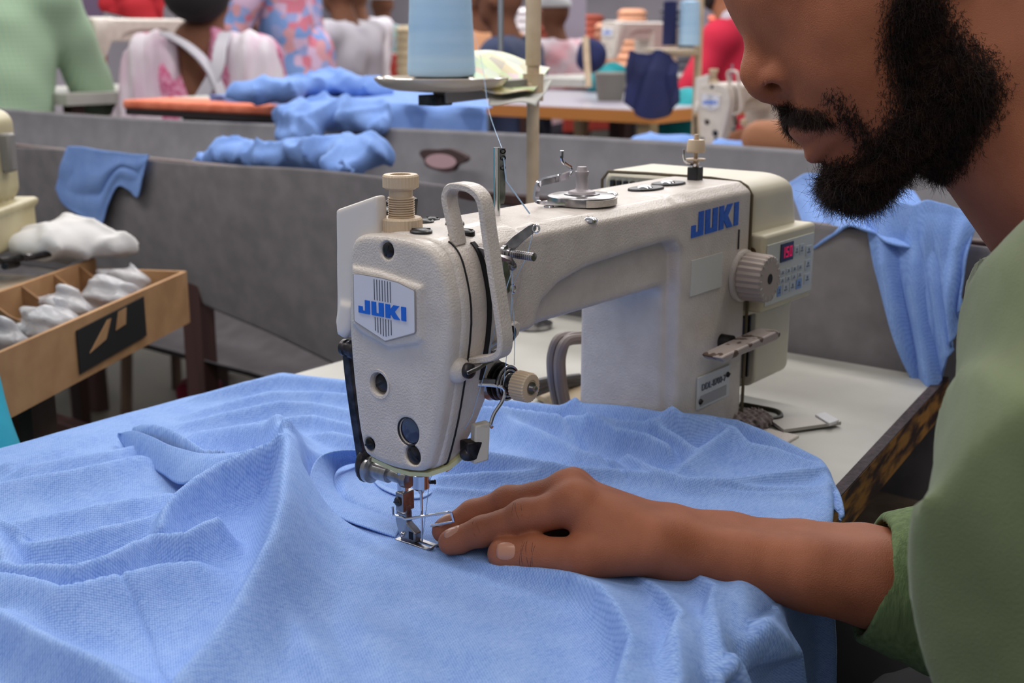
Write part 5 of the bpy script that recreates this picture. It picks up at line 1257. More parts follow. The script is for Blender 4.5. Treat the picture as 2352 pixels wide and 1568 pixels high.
# hanging scrap on the near rim
o = drape('hanging_scrap', [(158, 338), (200, 336), (262, 345), (300, 352), (345, 352)], [(132, 432), (150, 472), (210, 508), (236, 518), (254, 470), (275, 428), (300, 438), (322, 452), (338, 400)], BLUE2, x=.578, amp=.014, freq=1.4, seed=5)
tag(o, 'small blue cloth piece hanging over the near edge of the grey trough at the left', 'cloth')
# cloth lying down in the trough and its mate over the far rim
heap('crumpled_cloth', [P(450, 372, x=.66), P(540, 352, x=.68), P(640, 362, x=.67), P(740, 352, x=.68), P(835, 350, x=.67), P(790, 385, x=.62)], [.012, .030, .034, .040, .030, .022], BLUE2, 'crumpled blue cloth lying along the near edge inside the grey trough', 'cloth', seed=3, amp=.022, fr=46, step=.0045)
heap('falling_cloth', [P(680, 315, x=.98), P(700, 270, x=1.02), P(760, 262, x=1.06), P(840, 268, x=1.10), P(870, 290, x=1.08)], [.042, .050, .045, .040, .020], BLUE2, 'bunched blue cloth spilling over the far edge of the grey trough', 'cloth', seed=8, amp=.028, fr=36, step=.0045)
# large blue spread on the table beyond, hanging towards the trough
T2 = empty('work_table', (1.55, 1.3, -.75), 'table beyond the trough covered by blue cloth and an orange padded edge', 'table')
k = MB(); k.prism([(1.245, .965), (1.245, 1.95), (1.85, 1.95), (1.85, 1.56)], V(0, 0, .13), V(1, 0, 0), V(0, 1, 0), V(0, 0, .03)); k.build('tabletop', WHITE, T2, bevel=.002)
for (x, y) in ((1.3, 1.06), (1.78, 1.60), (1.3, 1.88), (1.78, 1.88)):
    k = MB(); k.box((x-.025, y-.025, -.75), (x+.025, y+.025, .13)); k.build('leg', WBR, T2)
sp_ = [P(520, 205, z=.07), P(700, 212, z=.05), P(1128, 262, z=.02)]
def spread(u, v):
    xa = 1.235+.0*u; x = xa-.012+.60*np.clip(v-.28, 0, 1)/.72; y0 = .955+np.clip(x-1.235, 0, 1)*1.0; ya = y0+(1.74-y0)*(1-u)+.010*noise2(u*6, v*3, 21)*(v < .28)
    z = np.where(v < .28, .170-.30*(1-v/.28)*(.25+.75*np.clip((u-.25)*3, 0, 1)), .172)+.012*np.abs(noise2(u*7, v*5, 22, 4, 1.2))*np.clip((v-.25)*5, 0, 1)
    return x+.012*np.sin(u*34+v*2)*(v < .28), ya+.04*noise2(v*3, u*0+1, 4)*(v > .3), z
o = cloth_grid('blue_spread', spread, 200, 90, BLUE2, None, .002); tag(o, 'wide blue cloth spread over the table beyond the trough, hanging down its side', 'cloth')
heap('blue_bundle', [P(560, 212, z=.19), P(660, 204, z=.195), P(750, 192, z=.20), P(860, 205, z=.19)], [.03, .035, .045, .03], BLUE2, 'ruffled blue bundle on top of the blue cloth spread beyond the trough', 'cloth', seed=12, step=.006, amp=.024, fr=38)
# orange padded board
a_, b_ = P(280, 240, d=2.72), P(705, 258, d=2.42)
a_[2] = b_[2] = (a_[2]+b_[2])/2
ob = empty('padded_board', (a_+b_)/2, 'orange cloth-wrapped board lying at the edge of the table beyond the trough', 'board')
k = MB(); dx_ = unit(b_-a_); nn = np.cross(V(0, 0, 1), dx_); nn = nn if np.dot(nn, FW) > 0 else -nn
k.obox((a_+b_)/2+nn*.07, dx_*np.linalg.norm(b_-a_)/2, nn*.07, V(0, 0, .010)); k.build('orange_cover', mat('orange_cloth', srgb(226, 128, 98), .8, col2=srgb(206, 104, 74), nscale=30, bump=.3, bscale=60), ob, bevel=.006)
k = MB(); k.obox((a_+b_)/2+nn*.07-V(0, 0, .016), dx_*np.linalg.norm(b_-a_)/2*.98, nn*.066, V(0, 0, .007)); k.build('board_core', mat('dark_board', srgb(46, 36, 38), .7), ob)
# draped blue garment right of the machine: over the rim and down to the table
o = drape('draped_garment', [(1985, 478, .60), (2040, 470, .59), (2120, 470, .585), (2190, 480, .58), (2245, 500, .575)], [(2112, 898, .565), (2130, 898, .56), (2155, 890, .555), (2190, 800, .55), (2215, 700, .555)], BLUE2, nu=110, nv=90, amp=.020, freq=3.4, seed=15, bulge=.006)
tag(o, 'blue garment hanging over the near trough edge down to the white table', 'garment')
o = drape('garment_fold', [(1815, 412, .80), (1850, 402, .74), (1900, 405, .70), (2000, 425, .68), (2100, 440, .66)], [(1872, 572, .583), (1920, 540, .58), (1965, 520, .576), (2060, 560, .574), (2200, 600, .57)], BLUE2, nu=80, nv=50, amp=.018, freq=2.6, seed=17)
tag(o, 'folded blue cloth lying over the near trough edge just right of the machine motor', 'cloth')
# ragged hole in the far panel: built as a rimmed dark opening
hc2 = P(1015, 366, x=1.035)
ho = empty('trough_hole', hc2, 'torn dark oval hole in the far side of the grey trough', 'hole')
ang_ = np.linspace(0, 2*PI, 41)[:-1]; rr_ = 1+.12*np.sin(ang_*3)+.08*np.sin(ang_*5+1)
k = MB(); k.prism([(.048*math.cos(a)*r, .0190*math.sin(a)*r) for a, r in zip(ang_, rr_)], hc2, V(0, -1, 0), V(.20, 0, .98), V(.010, 0, 0)); k.build('hole_dark', mat('hole_dark', srgb(60, 42, 44), .9), ho, smooth=False)
k = MB(); k.prism([(.034*math.cos(a)-.002, .0120*math.sin(a)-.003) for a in ang_], hc2-V(.0006, 0, 0), V(0, -1, 0), V(.20, 0, .98), V(.002, 0, 0)); k.build('pink_scrap', mat('pink_scrap', srgb(170, 140, 146), .9), ho, smooth=False)

# ---------------- left table with its machine, bin and bags
CARD = mat('cardboard', srgb(172, 132, 92), .8, col2=srgb(156, 116, 78), nscale=30, bump=.1, bscale=90)
CARDD = mat('cardboard_dark', srgb(142, 102, 66), .85, col2=srgb(126, 90, 58), nscale=40)
BAG = mat('clear_bag', srgb(214, 214, 220), .22, alpha=.55, bump=.6, bscale=70, bdist=.004)
A = P(100, 757, d=1.15); B = P(425, 628, d=1.45); zt = (A[2]+B[2])/2; A[2] += 0; ax_ = unit(V(B[0]-A[0], B[1]-A[1], 0)); nb2 = unit(V(-ax_[1], ax_[0], 0)); nb2 = nb2 if np.dot(nb2, FW) > 0 else -nb2
A[2] = B[2] = zt; LEN = np.linalg.norm(B-A); A0 = A-ax_*.085
bin_ = empty('cardboard_bin', A+V(0, 0, -.06), 'long open cardboard bin with dividers and a black print, hung on the left table edge', 'box')
hB = .062; wB = .115
k = MB(); k.obox((A0+B)/2-V(0, 0, hB/2), (B-A0)/2, nb2*.0025, V(0, 0, hB/2)); k.build('front_side', CARD, bin_, smooth=False)
k = MB(); k.obox((A0+B)/2-V(0, 0, hB/2-.012)+nb2*wB, (B-A0)/2, nb2*.0025, V(0, 0, hB/2)); k.build('rear_side', CARD, bin_, smooth=False)
k = MB(); k.obox((A0+B)/2-V(0, 0, hB-.002)+nb2*wB/2, (B-A0)/2, nb2*wB/2, V(0, 0, .0025)); k.build('bottom', CARDD, bin_, smooth=False)
for e in (A0, B):
    k = MB(); k.obox(e-V(0, 0, hB/2)+nb2*wB/2, ax_*.0025, nb2*wB/2, V(0, 0, hB/2)); k.build('end', CARD, bin_, smooth=False)
nd = 6
for i in range(nd):
    c = A0+(B-A0)*((i+.8)/(nd+.4)); k = MB()
    pr_ = [(0, .0), (.03, -.014), (.06, -.018), (.09, -.006), (wB, .012), (wB, -hB), (0, -hB)]
    k.prism(pr_, c+ax_*.004*math.sin(i*2.1), nb2, V(0, 0, 1), ax_*.003); k.build('divider', CARDD, bin_, smooth=False)
k = MB(); q0 = P(157, 737, d=1.2); s0 = float((q0-A)@ax_); s1 = float((P(312, 680, d=1.34)-A)@ax_)
pb = A-nb2*.0035
k.prism([(s0, -.010), (s1, -.006), (s1, -.050), (s0, -.054)], pb, ax_, V(0, 0, 1), -nb2*.0012); bp_ = k.build('black_print', BLACK, bin_, smooth=False)
k = MB(); sm_ = (s0+s1)/2
for q in ([(s0+.02, -.038), (sm_-.012, -.013), (sm_-.004, -.013), (sm_-.018, -.032)], [(sm_+.004, -.028), (sm_+.012, -.010), (sm_+.030, -.009), (sm_+.026, -.026)]): k.prism(q, pb-nb2*.0013, ax_, V(0, 0, 1), -nb2*.0006)
k.build('print_mark', CARD, bp_, smooth=False)
for i in range(6):
    c = A0+(B-A0)*((i+.35)/(nd+.0)+.03)+nb2*(.045+.02*(i % 2)); r = np.random.default_rng(30+i)
    f0 = r.uniform(0, 6, 4)
    def bagf(G, c=c, f0=f0):
        d = sd_ell(G, c-V(0, 0, .015), (.023, .038, .024)); return d+.006*np.abs(np.sin(G[0]*130+f0[0]+G[2]*110))*np.sin(G[1]*120+f0[1])+.003*np.sin(G[2]*300+f0[2]+G[0]*90)
    o = surf('plastic_bag', bagf, tuple(c-V(.05, .05, .045)), tuple(c+V(.05, .05, .035)), .0028, BAG)
    tag(o, 'crumpled clear plastic bag stuffed into %s compartment of the cardboard bin' % ['the nearest left', 'the second', 'the third', 'the middle', 'the fifth', 'the far right'][i], 'plastic bag')
# table the bin hangs from
zl = zt+.004
lt = empty('side_table', P(150, 700, d=1.4)*V(1, 1, 0)+V(0, 0, -.75), 'wooden sewing table at the left edge behind the blue shirt', 'table')
c1_ = A0+nb2*(wB+.004); c2_ = B-ax_*.05+nb2*(wB+.004); dep_ = .34
k = MB(); k.add([c1_-ax_*.0, c2_, c2_+nb2*dep_*.6, c1_-ax_*.0+nb2*dep_*.6, c1_-ax_*.0-V(0, 0, .02), c2_-V(0, 0, .02), c2_+nb2*dep_*.6-V(0, 0, .02), c1_-ax_*.0+nb2*dep_*.6-V(0, 0, .02)], [(0, 1, 2, 3), (7, 6, 5, 4), (0, 4, 5, 1), (1, 5, 6, 2), (2, 6, 7, 3), (3, 7, 4, 0)])
k.build('tabletop', mat('worn_wood_top', srgb(190, 160, 126), .6, col2=srgb(170, 166, 160), nscale=22), lt, smooth=False)
WOODL = mat('brown_leg_wood', srgb(104, 82, 68), .7, col2=srgb(86, 66, 54), nscale=20, stretch=(1, 1, .15))
lp = P(78, 880, d=1.28)
for q in (lp, lp+nb2*.28, c2_+nb2*.05-ax_*.08): 
    k = MB(); k.box((q[0]-.014, q[1]-.014, -.75), (q[0]+.014, q[1]+.014, zl-.018)); k.build('leg', WOODL, lt, smooth=False)
k = MB(); k.tube([lp+V(0, 0, .02)-ax_*.012, lp+V(0, 0, .02)+ax_*.03], .01); 
# white cloth heap on that table
wc0 = P(180, 560, d=1.52)
o = heap('white_cloth', [P(85, 560, d=1.42), P(160, 548, d=1.46), P(250, 562, d=1.47)], [.040, .045, .030], mat('white_cotton', srgb(206, 204, 204), .9, bump=.2, bscale=200), 'crumpled white cloth heap on the wooden side table beside the cream machine', 'cloth', seed=40, flat=.5, amp=.016, fr=40, step=.004)
# cream machine cut by the left frame edge
cm = empty('cream_machine', P(-78, 585, d=1.38), 'cream sewing machine head cut by the left frame edge, on the wooden side table', 'sewing machine')
cb_ = P(-78, 585, d=1.38); CRM = mat('cream_enamel', srgb(186, 176, 140), .42, col2=srgb(176, 164, 128), nscale=20)
W1 = .0405; zb_ = cb_[2]; ztop = P(10, 255, d=1.38)[2]; 
def cream_sdf(G):
    q = [(G[0]-cb_[0])*RT[0]+(G[1]-cb_[1])*RT[1], (G[0]-cb_[0])*LAT[0]+(G[1]-cb_[1])*LAT[1], G[2]]
    d = sd_box(q, (-.16, -.03, zb_+.05), (.033, .10, ztop), .018); d = smin(d, sd_box(q, (-.16, -.045, zb_), (.041, .11, zb_+.046), .004), .002)
    d = smin(d, sd_box(q, (-.16, -.048, zb_+.042), (.044, .115, zb_+.052), .003), .001)
    return d
surf('machine_body', cream_sdf, tuple(cb_+V(-.22, -.20, -.005)), tuple(cb_+V(.18, .24, .20)), .003, CRM, cm, sm=1)
for (x0, z0, w_, h_) in ((.020, .016, .006, .020), (.004, .002, .012, .014)):
    k = MB(); k.obox(cb_+RT*(x0)+V(0, 0, z0+h_/2)-LAT*.046, RT*w_/2, LAT*.003, V(0, 0, h_/2)); k.build('slot', BLACK, cm, smooth=False)
k = MB(); k.tube(smoothpath([cb_+RT*.020+V(0, 0, .155)-LAT*.0, cb_+RT*.034+V(0, 0, .150), cb_+RT*.042+V(0, 0, .138), cb_+RT*.040+V(0, 0, .125)], 4), .002, 8); k.build('thread_wire', CHROME, cm)
k = MB(); q = P(10, 330, d=1.40); k.obox(q+V(0, 0, -.01), RT*.010, LAT*.01, V(0, 0, .022)); k.build('grey_guard', mat('grey_part', srgb(120, 116, 112), .5), cm, bevel=.003)
k = MB()
for (a, b) in (((0, 600), (60, 590)), ((60, 592), (115, 582)), ((10, 612), (40, 606))): k.tube([P(*a, d=1.36), P(*b, d=1.40)], .004, 8)
o = k.build('dark_tools', DARKM, None); tag(o, 'dark metal bits lying at the foot of the cream machine', 'tool')
# low grey bench, red scrap, teal-clad neighbour
bench = empty('low_bench', P(330, 950, d=1.5)*V(1, 1, 0)+V(0, 0, -.75), 'low grey-brown bench on the floor between the left table and the trough', 'bench')
bz = -.36
bp4 = [P(110, 830, z=bz), P(640, 862, z=bz), P(700, 1010, z=bz), P(60, 1030, z=bz)]
for p_ in bp4: p_[0] = min(p_[0], .565)
k = MB(); k.prism([(p[0], p[1]) for p in bp4], V(0, 0, bz-.03), V(1, 0, 0), V(0, 1, 0), V(0, 0, .03)); k.build('bench_top', mat('bench_grey', srgb(78, 72, 66), .8, col2=srgb(60, 56, 52), nscale=12), bench, smooth=False)
for p in bp4:
    c = np.mean(bp4, 0); q = p+(c-p)*.12; k = MB(); k.box((q[0]-.02, q[1]-.02, -.75), (q[0]+.02, q[1]+.02, bz-.03)); k.build('leg', WOODL, bench)
rc = P(458, 893, z=bz+.02)
o = surf('red_scrap', lambda G: sd_box([(G[0]-rc[0])*RT[0]+(G[1]-rc[1])*RT[1], (G[0]-rc[0])*LAT[0]+(G[1]-rc[1])*LAT[1], G[2]-rc[2]+.0*G[0]], (-.038, -.03, -.018), (.038, .03, .014), .01)+.002*np.sin(G[0]*120)*np.sin(G[1]*90), tuple(rc-V(.07, .07, .04)), tuple(rc+V(.07, .07, .04)), .004, mat('crimson_cloth', srgb(134, 26, 50), .8), None)
tag(o, 'folded crimson cloth lying on the low bench', 'cloth')
TEAL = mat('turquoise_cloth', srgb(0, 152, 178), .8, col2=srgb(0, 130, 158), nscale=12, bump=.2, bscale=200)
# ---------------- second machine of the same kind in the next row, with its own table
BIG = {'machine_body', 'face_plate', 'badge', 'screw', 'oil_window', 'motor_housing', 'rear_housing', 'regulator_nut', 'regulator_thread', 'regulator_cap', 'take_up_guard', 'take_up_slot', 'tension_knob', 'tension_base', 'control_box', 'stitch_dial', 'presser_bar', 'needle_bar', 'needle_clamp', 'presser_foot', 'foot_sole', 'lifting_lever', 'lifter_shaft', 'lifter_cam', 'housing_side', 'guide_rod', 'reverse_lever', 'winder_wheel', 'winder_spindle', 'bed_plate'}
def copy_machine(off, label, group=None, keep=BIG):
    r = mach.copy(); COL.objects.link(r); r.location = Vector(mach.location)+Vector(off); r['label'] = label
    if group: r['group'] = group
    for ch in [o for o in bpy.data.objects if o.parent == mach]:
        if ch.name.split('.')[0] not in keep: continue
        c = ch.copy(); COL.objects.link(c); c.parent = r
        for g_ in [o for o in bpy.data.objects if o.parent == ch]:
            if g_.name.split('.')[0] in ('badge_rim', 'letter', 'stripes', 'control_panel'):
                e = g_.copy(); COL.objects.link(e); e.parent = c
    return r
fpc = P(1638, 262, d=2.75); src = at(-26, -8, 126); off2 = fpc-src
m2 = copy_machine(off2, 'off-white sewing machine in the next row, seen between the foreground motor and the bearded face')
z2 = float(off2[2])-.001
def row_table(name, x0, x1, y0, y1, z, label, top=WHITE, edge=None, group=None):
    t = empty(name, ((x0+x1)/2, (y0+y1)/2, -.75), label, 'table', group)
    k = MB(); k.box((x0, y0, z-.03), (x1, y1, z)); k.build('tabletop', top, t, smooth=False)
    if edge: k = MB(); k.box((x0-.006, y0-.006, z-.034), (x1+.006, y0, z-.002)); k.box((x0-.006, y0, z-.034), (x0, y1, z-.002)); k.build('edge_strip', edge, t, smooth=False)
    for x in (x0+.05, x1-.05):
        for y in (y0+.05, y1-.05): k = MB(); k.box((x-.02, y-.02, -.75), (x+.02, y+.02, z-.03)); k.build('leg', WBR if edge is None else mat('cream_leg', srgb(196, 176, 140), .6), t, smooth=False)
    return t
row_table('sewing_table', off2[0]-.5, off2[0]+.6, off2[1]-.22, off2[1]+.32, z2-.008, 'white sewing table in the next row under the second off-white machine')
heap('blue_piece', [P(1480, 335, d=2.6), P(1560, 338, d=2.6)], [.04, .05], BLUE2, 'blue cloth lying on the table left of the second machine', 'cloth', seed=50, step=.009, amp=.012, fr=30)
heap('blue_piece', [P(1660, 345, d=2.65), P(1700, 342, d=2.7)], [.035, .035], BLUE2, 'blue cloth under the needle of the second machine', 'cloth', seed=51, step=.009, amp=.012, fr=30)

# ---------------- people in the room
def plain(n, c, **k): return mat(n, srgb(*c), .85, **k)
WHT = plain('white_shirt', (196, 192, 198), col2=srgb(178, 174, 186), nscale=6)
SKB = plain('skin_dark', (106, 66, 46)); SKM = plain('skin_mid', (150, 100, 72)); HR = plain('hair_black', (26, 22, 24)); CAPW = plain('cap_white', (198, 198, 202))
def check_mat():
    m = plain('green_check', (150, 176, 150)); N = m.node_tree.nodes; L = m.node_tree.links; b = N['Principled BSDF']; tc = N.new('ShaderNodeTexCoord')
    out = None
    for ax, col in (('X', srgb(176, 190, 150)), ('Z', srgb(112, 148, 132))):
        wv = N.new('ShaderNodeTexWave'); wv.bands_direction = ax; wv.inputs['Scale'].default_value = 26; wv.inputs['Distortion'].default_value = .6; L.new(tc.outputs['Object'], wv.inputs['Vector'])
        mx = N.new('ShaderNodeMix'); mx.data_type = 'RGBA'; mx.inputs[7].default_value = col; mul = N.new('ShaderNodeMath'); mul.operation = 'MULTIPLY'; mul.inputs[1].default_value = .55; L.new(wv.outputs['Fac'], mul.inputs[0]); L.new(mul.outputs[0], mx.inputs[0])
        if out is None: mx.inputs[6].default_value = srgb(150, 176, 150)
        else: L.new(out, mx.inputs[6])
        out = mx.outputs[2]
    L.new(out, b.inputs['Base Color']); return m
def floral_mat():
    m = plain('floral_print', (200, 160, 190)); N = m.node_tree.nodes; L = m.node_tree.links; b = N['Principled BSDF']; tc = N.new('ShaderNodeTexCoord')
    vo = N.new('ShaderNodeTexVoronoi'); vo.inputs['Scale'].default_value = 26; L.new(tc.outputs['Object'], vo.inputs['Vector']); sp = N.new('ShaderNodeSeparateColor'); L.new(vo.outputs['Color'], sp.inputs[0])
    r = N.new('ShaderNodeValToRGB'); e = r.color_ramp.elements; e[0].color = srgb(206, 120, 140); e[1].color = srgb(214, 170, 190)
    for p_, c in ((.25, srgb(206, 176, 206)), (.5, srgb(120, 150, 206)), (.7, srgb(206, 150, 160)), (.85, srgb(150, 160, 210))): q = e.new(p_); q.color = c
    r.color_ramp.interpolation = 'CONSTANT'; L.new(sp.outputs[0], r.inputs[0]); L.new(r.outputs[0], b.inputs['Base Color']); return m
def worker(px, py, d, face, shirt, label, skinm=SKB, cap=None, sc=1., lower=None, hairm=HR, back=None, standing=False, reach=.25, lean=.06, step=.012, lwr_col=(52, 50, 62)):
    "seated or standing worker; (px,py,d) places the base of the neck; face = heading angle relative to the view (0 = away from camera, 90 = to the left)"
    N0 = P(px, py, d=d); a = math.radians(face); fw = unit(LAT*math.cos(a)-RT*math.sin(a)); sd = np.cross(fw, V(0, 0, 1)); up = V(0, 0, 1)
    hp = N0-up*.50*sc-fw*lean; hp[2] = max(hp[2], -.36) if not standing else hp[2]
    r = empty('person', V(hp[0], hp[1], -.75), label, 'person'); L3 = lambda f, s, u: N0+fw*f*sc+sd*s*sc+up*u*sc
    sh = [L3(-.01, .175, -.055), L3(-.01, -.175, -.055)]; el = [L3(.10, .23, -.30), L3(.10, -.23, -.30)]; hd_ = [L3(.10+reach, .12, -.30), L3(.10+reach, -.12, -.30)]
    hc_ = L3(.045, 0, .145)
    lo = np.minimum.reduce([hp, hc_]+hd_+el)-.16; hi = np.maximum.reduce([hp, hc_]+hd_+el)+.16; lo[2] = min(lo[2], hp[2]-.12)
    loc_ = lambda G, c: [(G[0]-c[0])*fw[0]+(G[1]-c[1])*fw[1], (G[0]-c[0])*sd[0]+(G[1]-c[1])*sd[1], G[2]-c[2]]
    def skinf(G):
        q = loc_(G, hc_); h = sd_ell(q, (-.005*sc, 0, .02*sc), (.092*sc, .074*sc, .098*sc)); h = smin(h, sd_ell(q, (.03*sc, 0, -.05*sc), (.05*sc, .05*sc, .055*sc)), .03)
        h = smin(h, sd_cap(q, (.085*sc, 0, .01*sc), (.102*sc, 0, -.022*sc), .010, .014), .01); h = smin(h, sd_ell([q[0], np.abs(q[1]), q[2]], (-.005, .076*sc, -.005), (.02, .010, .032)), .005)
        h = smax(h, -sd_ell([q[0], np.abs(q[1]), q[2]], (.088*sc, .03*sc, .012*sc), (.016, .016, .010)), .006)
        h = smin(h, sd_cap(G, hc_-up*.06*sc, N0-up*.04*sc, .050*sc, .060*sc), .02)
        for e, w_ in zip(el, hd_):
            h = np.minimum(h, smin(sd_cap(G, e, w_, .042*sc, .027*sc), sd_cap(G, w_, w_+fw*.08*sc-up*.01, .028*sc, .018*sc), .01))
        if back: h = smin(h, sd_cap(G, N0-up*.02-sd*.02, N0-up*.15-fw*.045, .068, .05), .02)
        return h
    surf('body', skinf, tuple(lo), tuple(hi+.05), step, skinm, r, sm=1)
    def shirtf(G):
        t = smin(sd_cap(G, L3(-.02, .07, -.14), hp+sd*.05, .105*sc, .105*sc), sd_cap(G, L3(-.02, -.07, -.14), hp-sd*.05, .105*sc, .105*sc), .04)
        t = smin(t, sd_cap(G, sh[0], sh[1], .058*sc, .058*sc), .06)
        t = smin(t, sd_cap(G, L3(0, 0, .005), L3(0, 0, -.08), .052*sc, .09*sc), .04)
        for s_, e in zip(sh, el): t = smin(t, sd_cap(G, s_, e, .060*sc, .055*sc), .03)
        if back: t = smax(t, -sd_cap(G, N0-fw*.10-sd*.03, N0-up*.17-fw*.15-sd*.005, .085, .05), .01)
        else: t = smax(t, -sd_cap(G, N0, N0+up*.1+fw*.02, .057, .06), .008)
        return t+.004*np.sin(G[2]*38+8*G[0])*np.sin(G[0]*26+G[1]*20)
    surf('shirt', shirtf, tuple(lo), tuple(hi), step, shirt, r, sm=1)
    if cap is None:
        def hairf(G):
            q = loc_(G, hc_); h = sd_ell(q, (-.014*sc, 0, .030*sc), (.094*sc, .080*sc, .098*sc)); h = smax(h, q[0]-.045-np.clip(q[2]-.04, 0, .05)*.9, .01); return smax(h, -(q[2]+.045), .01)
        surf('hair', hairf, tuple(hc_-.15), tuple(hc_+.15), .01, hairm, r)
    else:
        def capf(G):
            q = loc_(G, hc_); h = sd_ell(q, (-.006*sc, 0, .040*sc), (.102*sc, .086*sc, .092*sc)); h = smax(h, -(q[2]-.035), .006); return smin(h, smax(sd_ell(q, (.095*sc, 0, .040*sc), (.06, .06, .012)), -(q[0]-.05), .004), .004)
        surf('cap', capf, tuple(hc_-.17), tuple(hc_+.17), .008, cap, r)
    lw = plain('lower_%d_%d_%d' % lwr_col, lwr_col)
    def legs(G):
        t = sd_ell(G, hp, (.15*sc, .15*sc, .11*sc))
        for s in (1, -1):
            if standing: t = smin(t, sd_cap(G, hp+sd*.08*s, V(hp[0], hp[1], -.72)+sd*.08*s, .085*sc, .05*sc), .04)
            else:
                kn = hp+fw*.40*sc+sd*.10*s; t = smin(t, sd_cap(G, hp+sd*.07*s, kn, .082*sc, .06*sc), .04); t = smin(t, sd_cap(G, kn, V(kn[0], kn[1], -.71), .056*sc, .042*sc), .02)
        return t
    ll = hp-.62; lh = hp+.62; ll[2] = -.765; lh[2] = hp[2]+.14
    surf('trousers' if not standing else 'skirt', legs, tuple(ll), tuple(lh), .02, lw, r)
    return r, N0, fw, sd, hp
REDP = mat('red_plastic', srgb(176, 58, 46), .45, col2=srgb(160, 50, 40), nscale=8)
def chair(hp, fw, sd, label, m=REDP, hback=.42):
    z = float(hp[2])-.10; c = V(hp[0], hp[1], z); r = empty('plastic_chair', V(c[0], c[1], -.75), label, 'chair', None); up = V(0, 0, 1)
    k = MB(); k.obox(c, fw*.19, sd*.20, up*.012); k.build('seat', m, r, bevel=.01)
    k = MB(); k.obox(c-fw*.20+up*hback*.62, fw*.010, sd*.20, up*hback*.38); k.build('backrest', m, r, bevel=.012)
    for a in (-1, 1):
        for b in (-1, 1): k = MB(); k.tube([c+fw*.16*a+sd*.17*b, V(c[0], c[1], -.75)+fw*.19*a+sd*.20*b+V(0, 0, 0)], .016, 8); k.build('leg', m, r)
    return r
# back of a man in green check, a woman with a crossed white scarf
w1 = worker(-45, -55, 3.25, 4, check_mat(), 'person in a green checked shirt seen from behind at the top left', sc=1.08, step=.010, skinm=SKM, lean=.12)
wt = worker(-700, 330, .93, 62, TEAL, 'person in turquoise clothes cut by the left frame edge beside the blue shirt', sc=1.0, lean=.20, step=.009, lwr_col=(0, 120, 140))
w2, N2, fw2, sd2, hp2 = worker(470, 84, 3.35, -6, plain('magenta_blouse', (176, 62, 108), col2=srgb(206, 150, 176), nscale=70), 'person in a pale pink dress with a crossed white scarf seen from behind', back=True, sc=.88, step=.009, lwr_col=(206, 190, 204))
SCF = mat('white_gauze', srgb(212, 204, 212), .8, col2=srgb(200, 172, 190), nscale=14, stretch=(1.2, 1.2, .25))
def shawl(G):
    L3 = lambda f, s, u: N2+fw2*f+sd2*s+V(0, 0, u)
    t = smin(sd_cap(G, L3(-.03, .145, -.058), L3(-.02, .185, -.42), .070, .107), sd_cap(G, L3(-.03, -.145, -.058), L3(-.02, -.20, -.42), .070, .112), .01)
    t = smin(t, sd_cap(G, L3(-.03, .10, -.04), L3(-.06, .15, -.38), .05, .105), .03); t = smin(t, sd_cap(G, L3(-.03, -.10, -.04), L3(-.06, -.14, -.38), .05, .11), .03)
    v_ = sd_cap(G, L3(-.13, -.02, -.01), L3(-.20, .03, -.45), .050, .040); t = smax(t, -v_, .02)
    s_ = (G[0]*sd2[0]+G[1]*sd2[1]); return t+.006*np.sin(s_*120+G[2]*12)
surf('shawl', shawl, tuple(N2-V(.55, .55, .62)), tuple(N2+V(.55, .55, .1)), .010, SCF, w2, sm=1)
for sgn in (1, -1):
    k = MB(); k.tube(smoothpath([N2+sd2*(-.085*sgn)-fw2*.075+V(0, 0, .010), N2-fw2*.125+sd2*(.045-.04*sgn)+V(0, 0, -.03), N2-fw2*.155+sd2*.075+V(0, 0, -.10), N2-fw2*.165+sd2*(.05+.07*sgn)+V(0, 0, -.24)], 6), .018, sect=[(-1, -.25), (1, -.25), (1, .25), (-1, .25)]); k.build('scarf_band', WHT, w2, bevel=.003)
k = MB(); q = P(478, 8, d=2.95); k.ball(N2+V(0, 0, .115)-fw2*.045, .085, 20, sc=(1.1, 1.0, .95)); k.build('hair_bun', HR, w2)
chair(hp2, fw2, sd2, 'low brown chair under the person with the crossed white scarf', m=WOODL, hback=.12)
k = worker(640, -120, 4.6, 80, floral_mat(), 'standing person in a pink and blue floral dress', standing=True, sc=1.0, lwr_col=(180, 150, 186), step=.014)
floral = MATS['floral_print']
for o in [c for c in bpy.data.objects if c.parent == k[0] and c.name.startswith('skirt')]: o.data.materials[0] = floral
def flaredress(G):
    hp = k[4]; return sd_cap(G, hp+V(0, 0, .1), V(hp[0], hp[1], -.55), .14, .22)+.008*np.sin(G[0]*40)*np.sin(G[1]*36)
surf('dress', flaredress, tuple(k[4]-V(.35, .35, .6)), tuple(k[4]+V(.35, .35, .3)), .018, floral, k[0], sm=1)
w4 = worker(800, 52, 5.4, 62, WHT, 'person in a white T-shirt and white cap leaning left, right of the floral dress', cap=CAPW, sc=.98, lean=-.02, step=.012)
w5 = worker(830, 42, 8.0, 40, plain('white_blouse', (206, 202, 212)), 'small distant person in white with a white cap beside the large thread cone', cap=CAPW, sc=1.0, step=.02)
w6 = worker(885, 60, 8.5, 30, plain('green_top', (40, 120, 96), col2=srgb(190, 190, 214), nscale=7), 'small distant person in green and pale clothes with a white cap', cap=CAPW, sc=1.0, step=.02)
chair(w6[4], w6[2], w6[3], 'red-brown chair of the distant person in green')
w7 = worker(1172, 88, 4.7, 70, plain('navy_shirt', (46, 56, 86)), 'person in a navy shirt and white cap behind the beige pole', cap=CAPW, sc=.98, step=.012)
w8 = worker(1105, 75, 5.6, 30, plain('peach_shirt', (220, 160, 120)), 'person in a peach shirt and white cap half hidden by the large thread cone', cap=CAPW, step=.016)
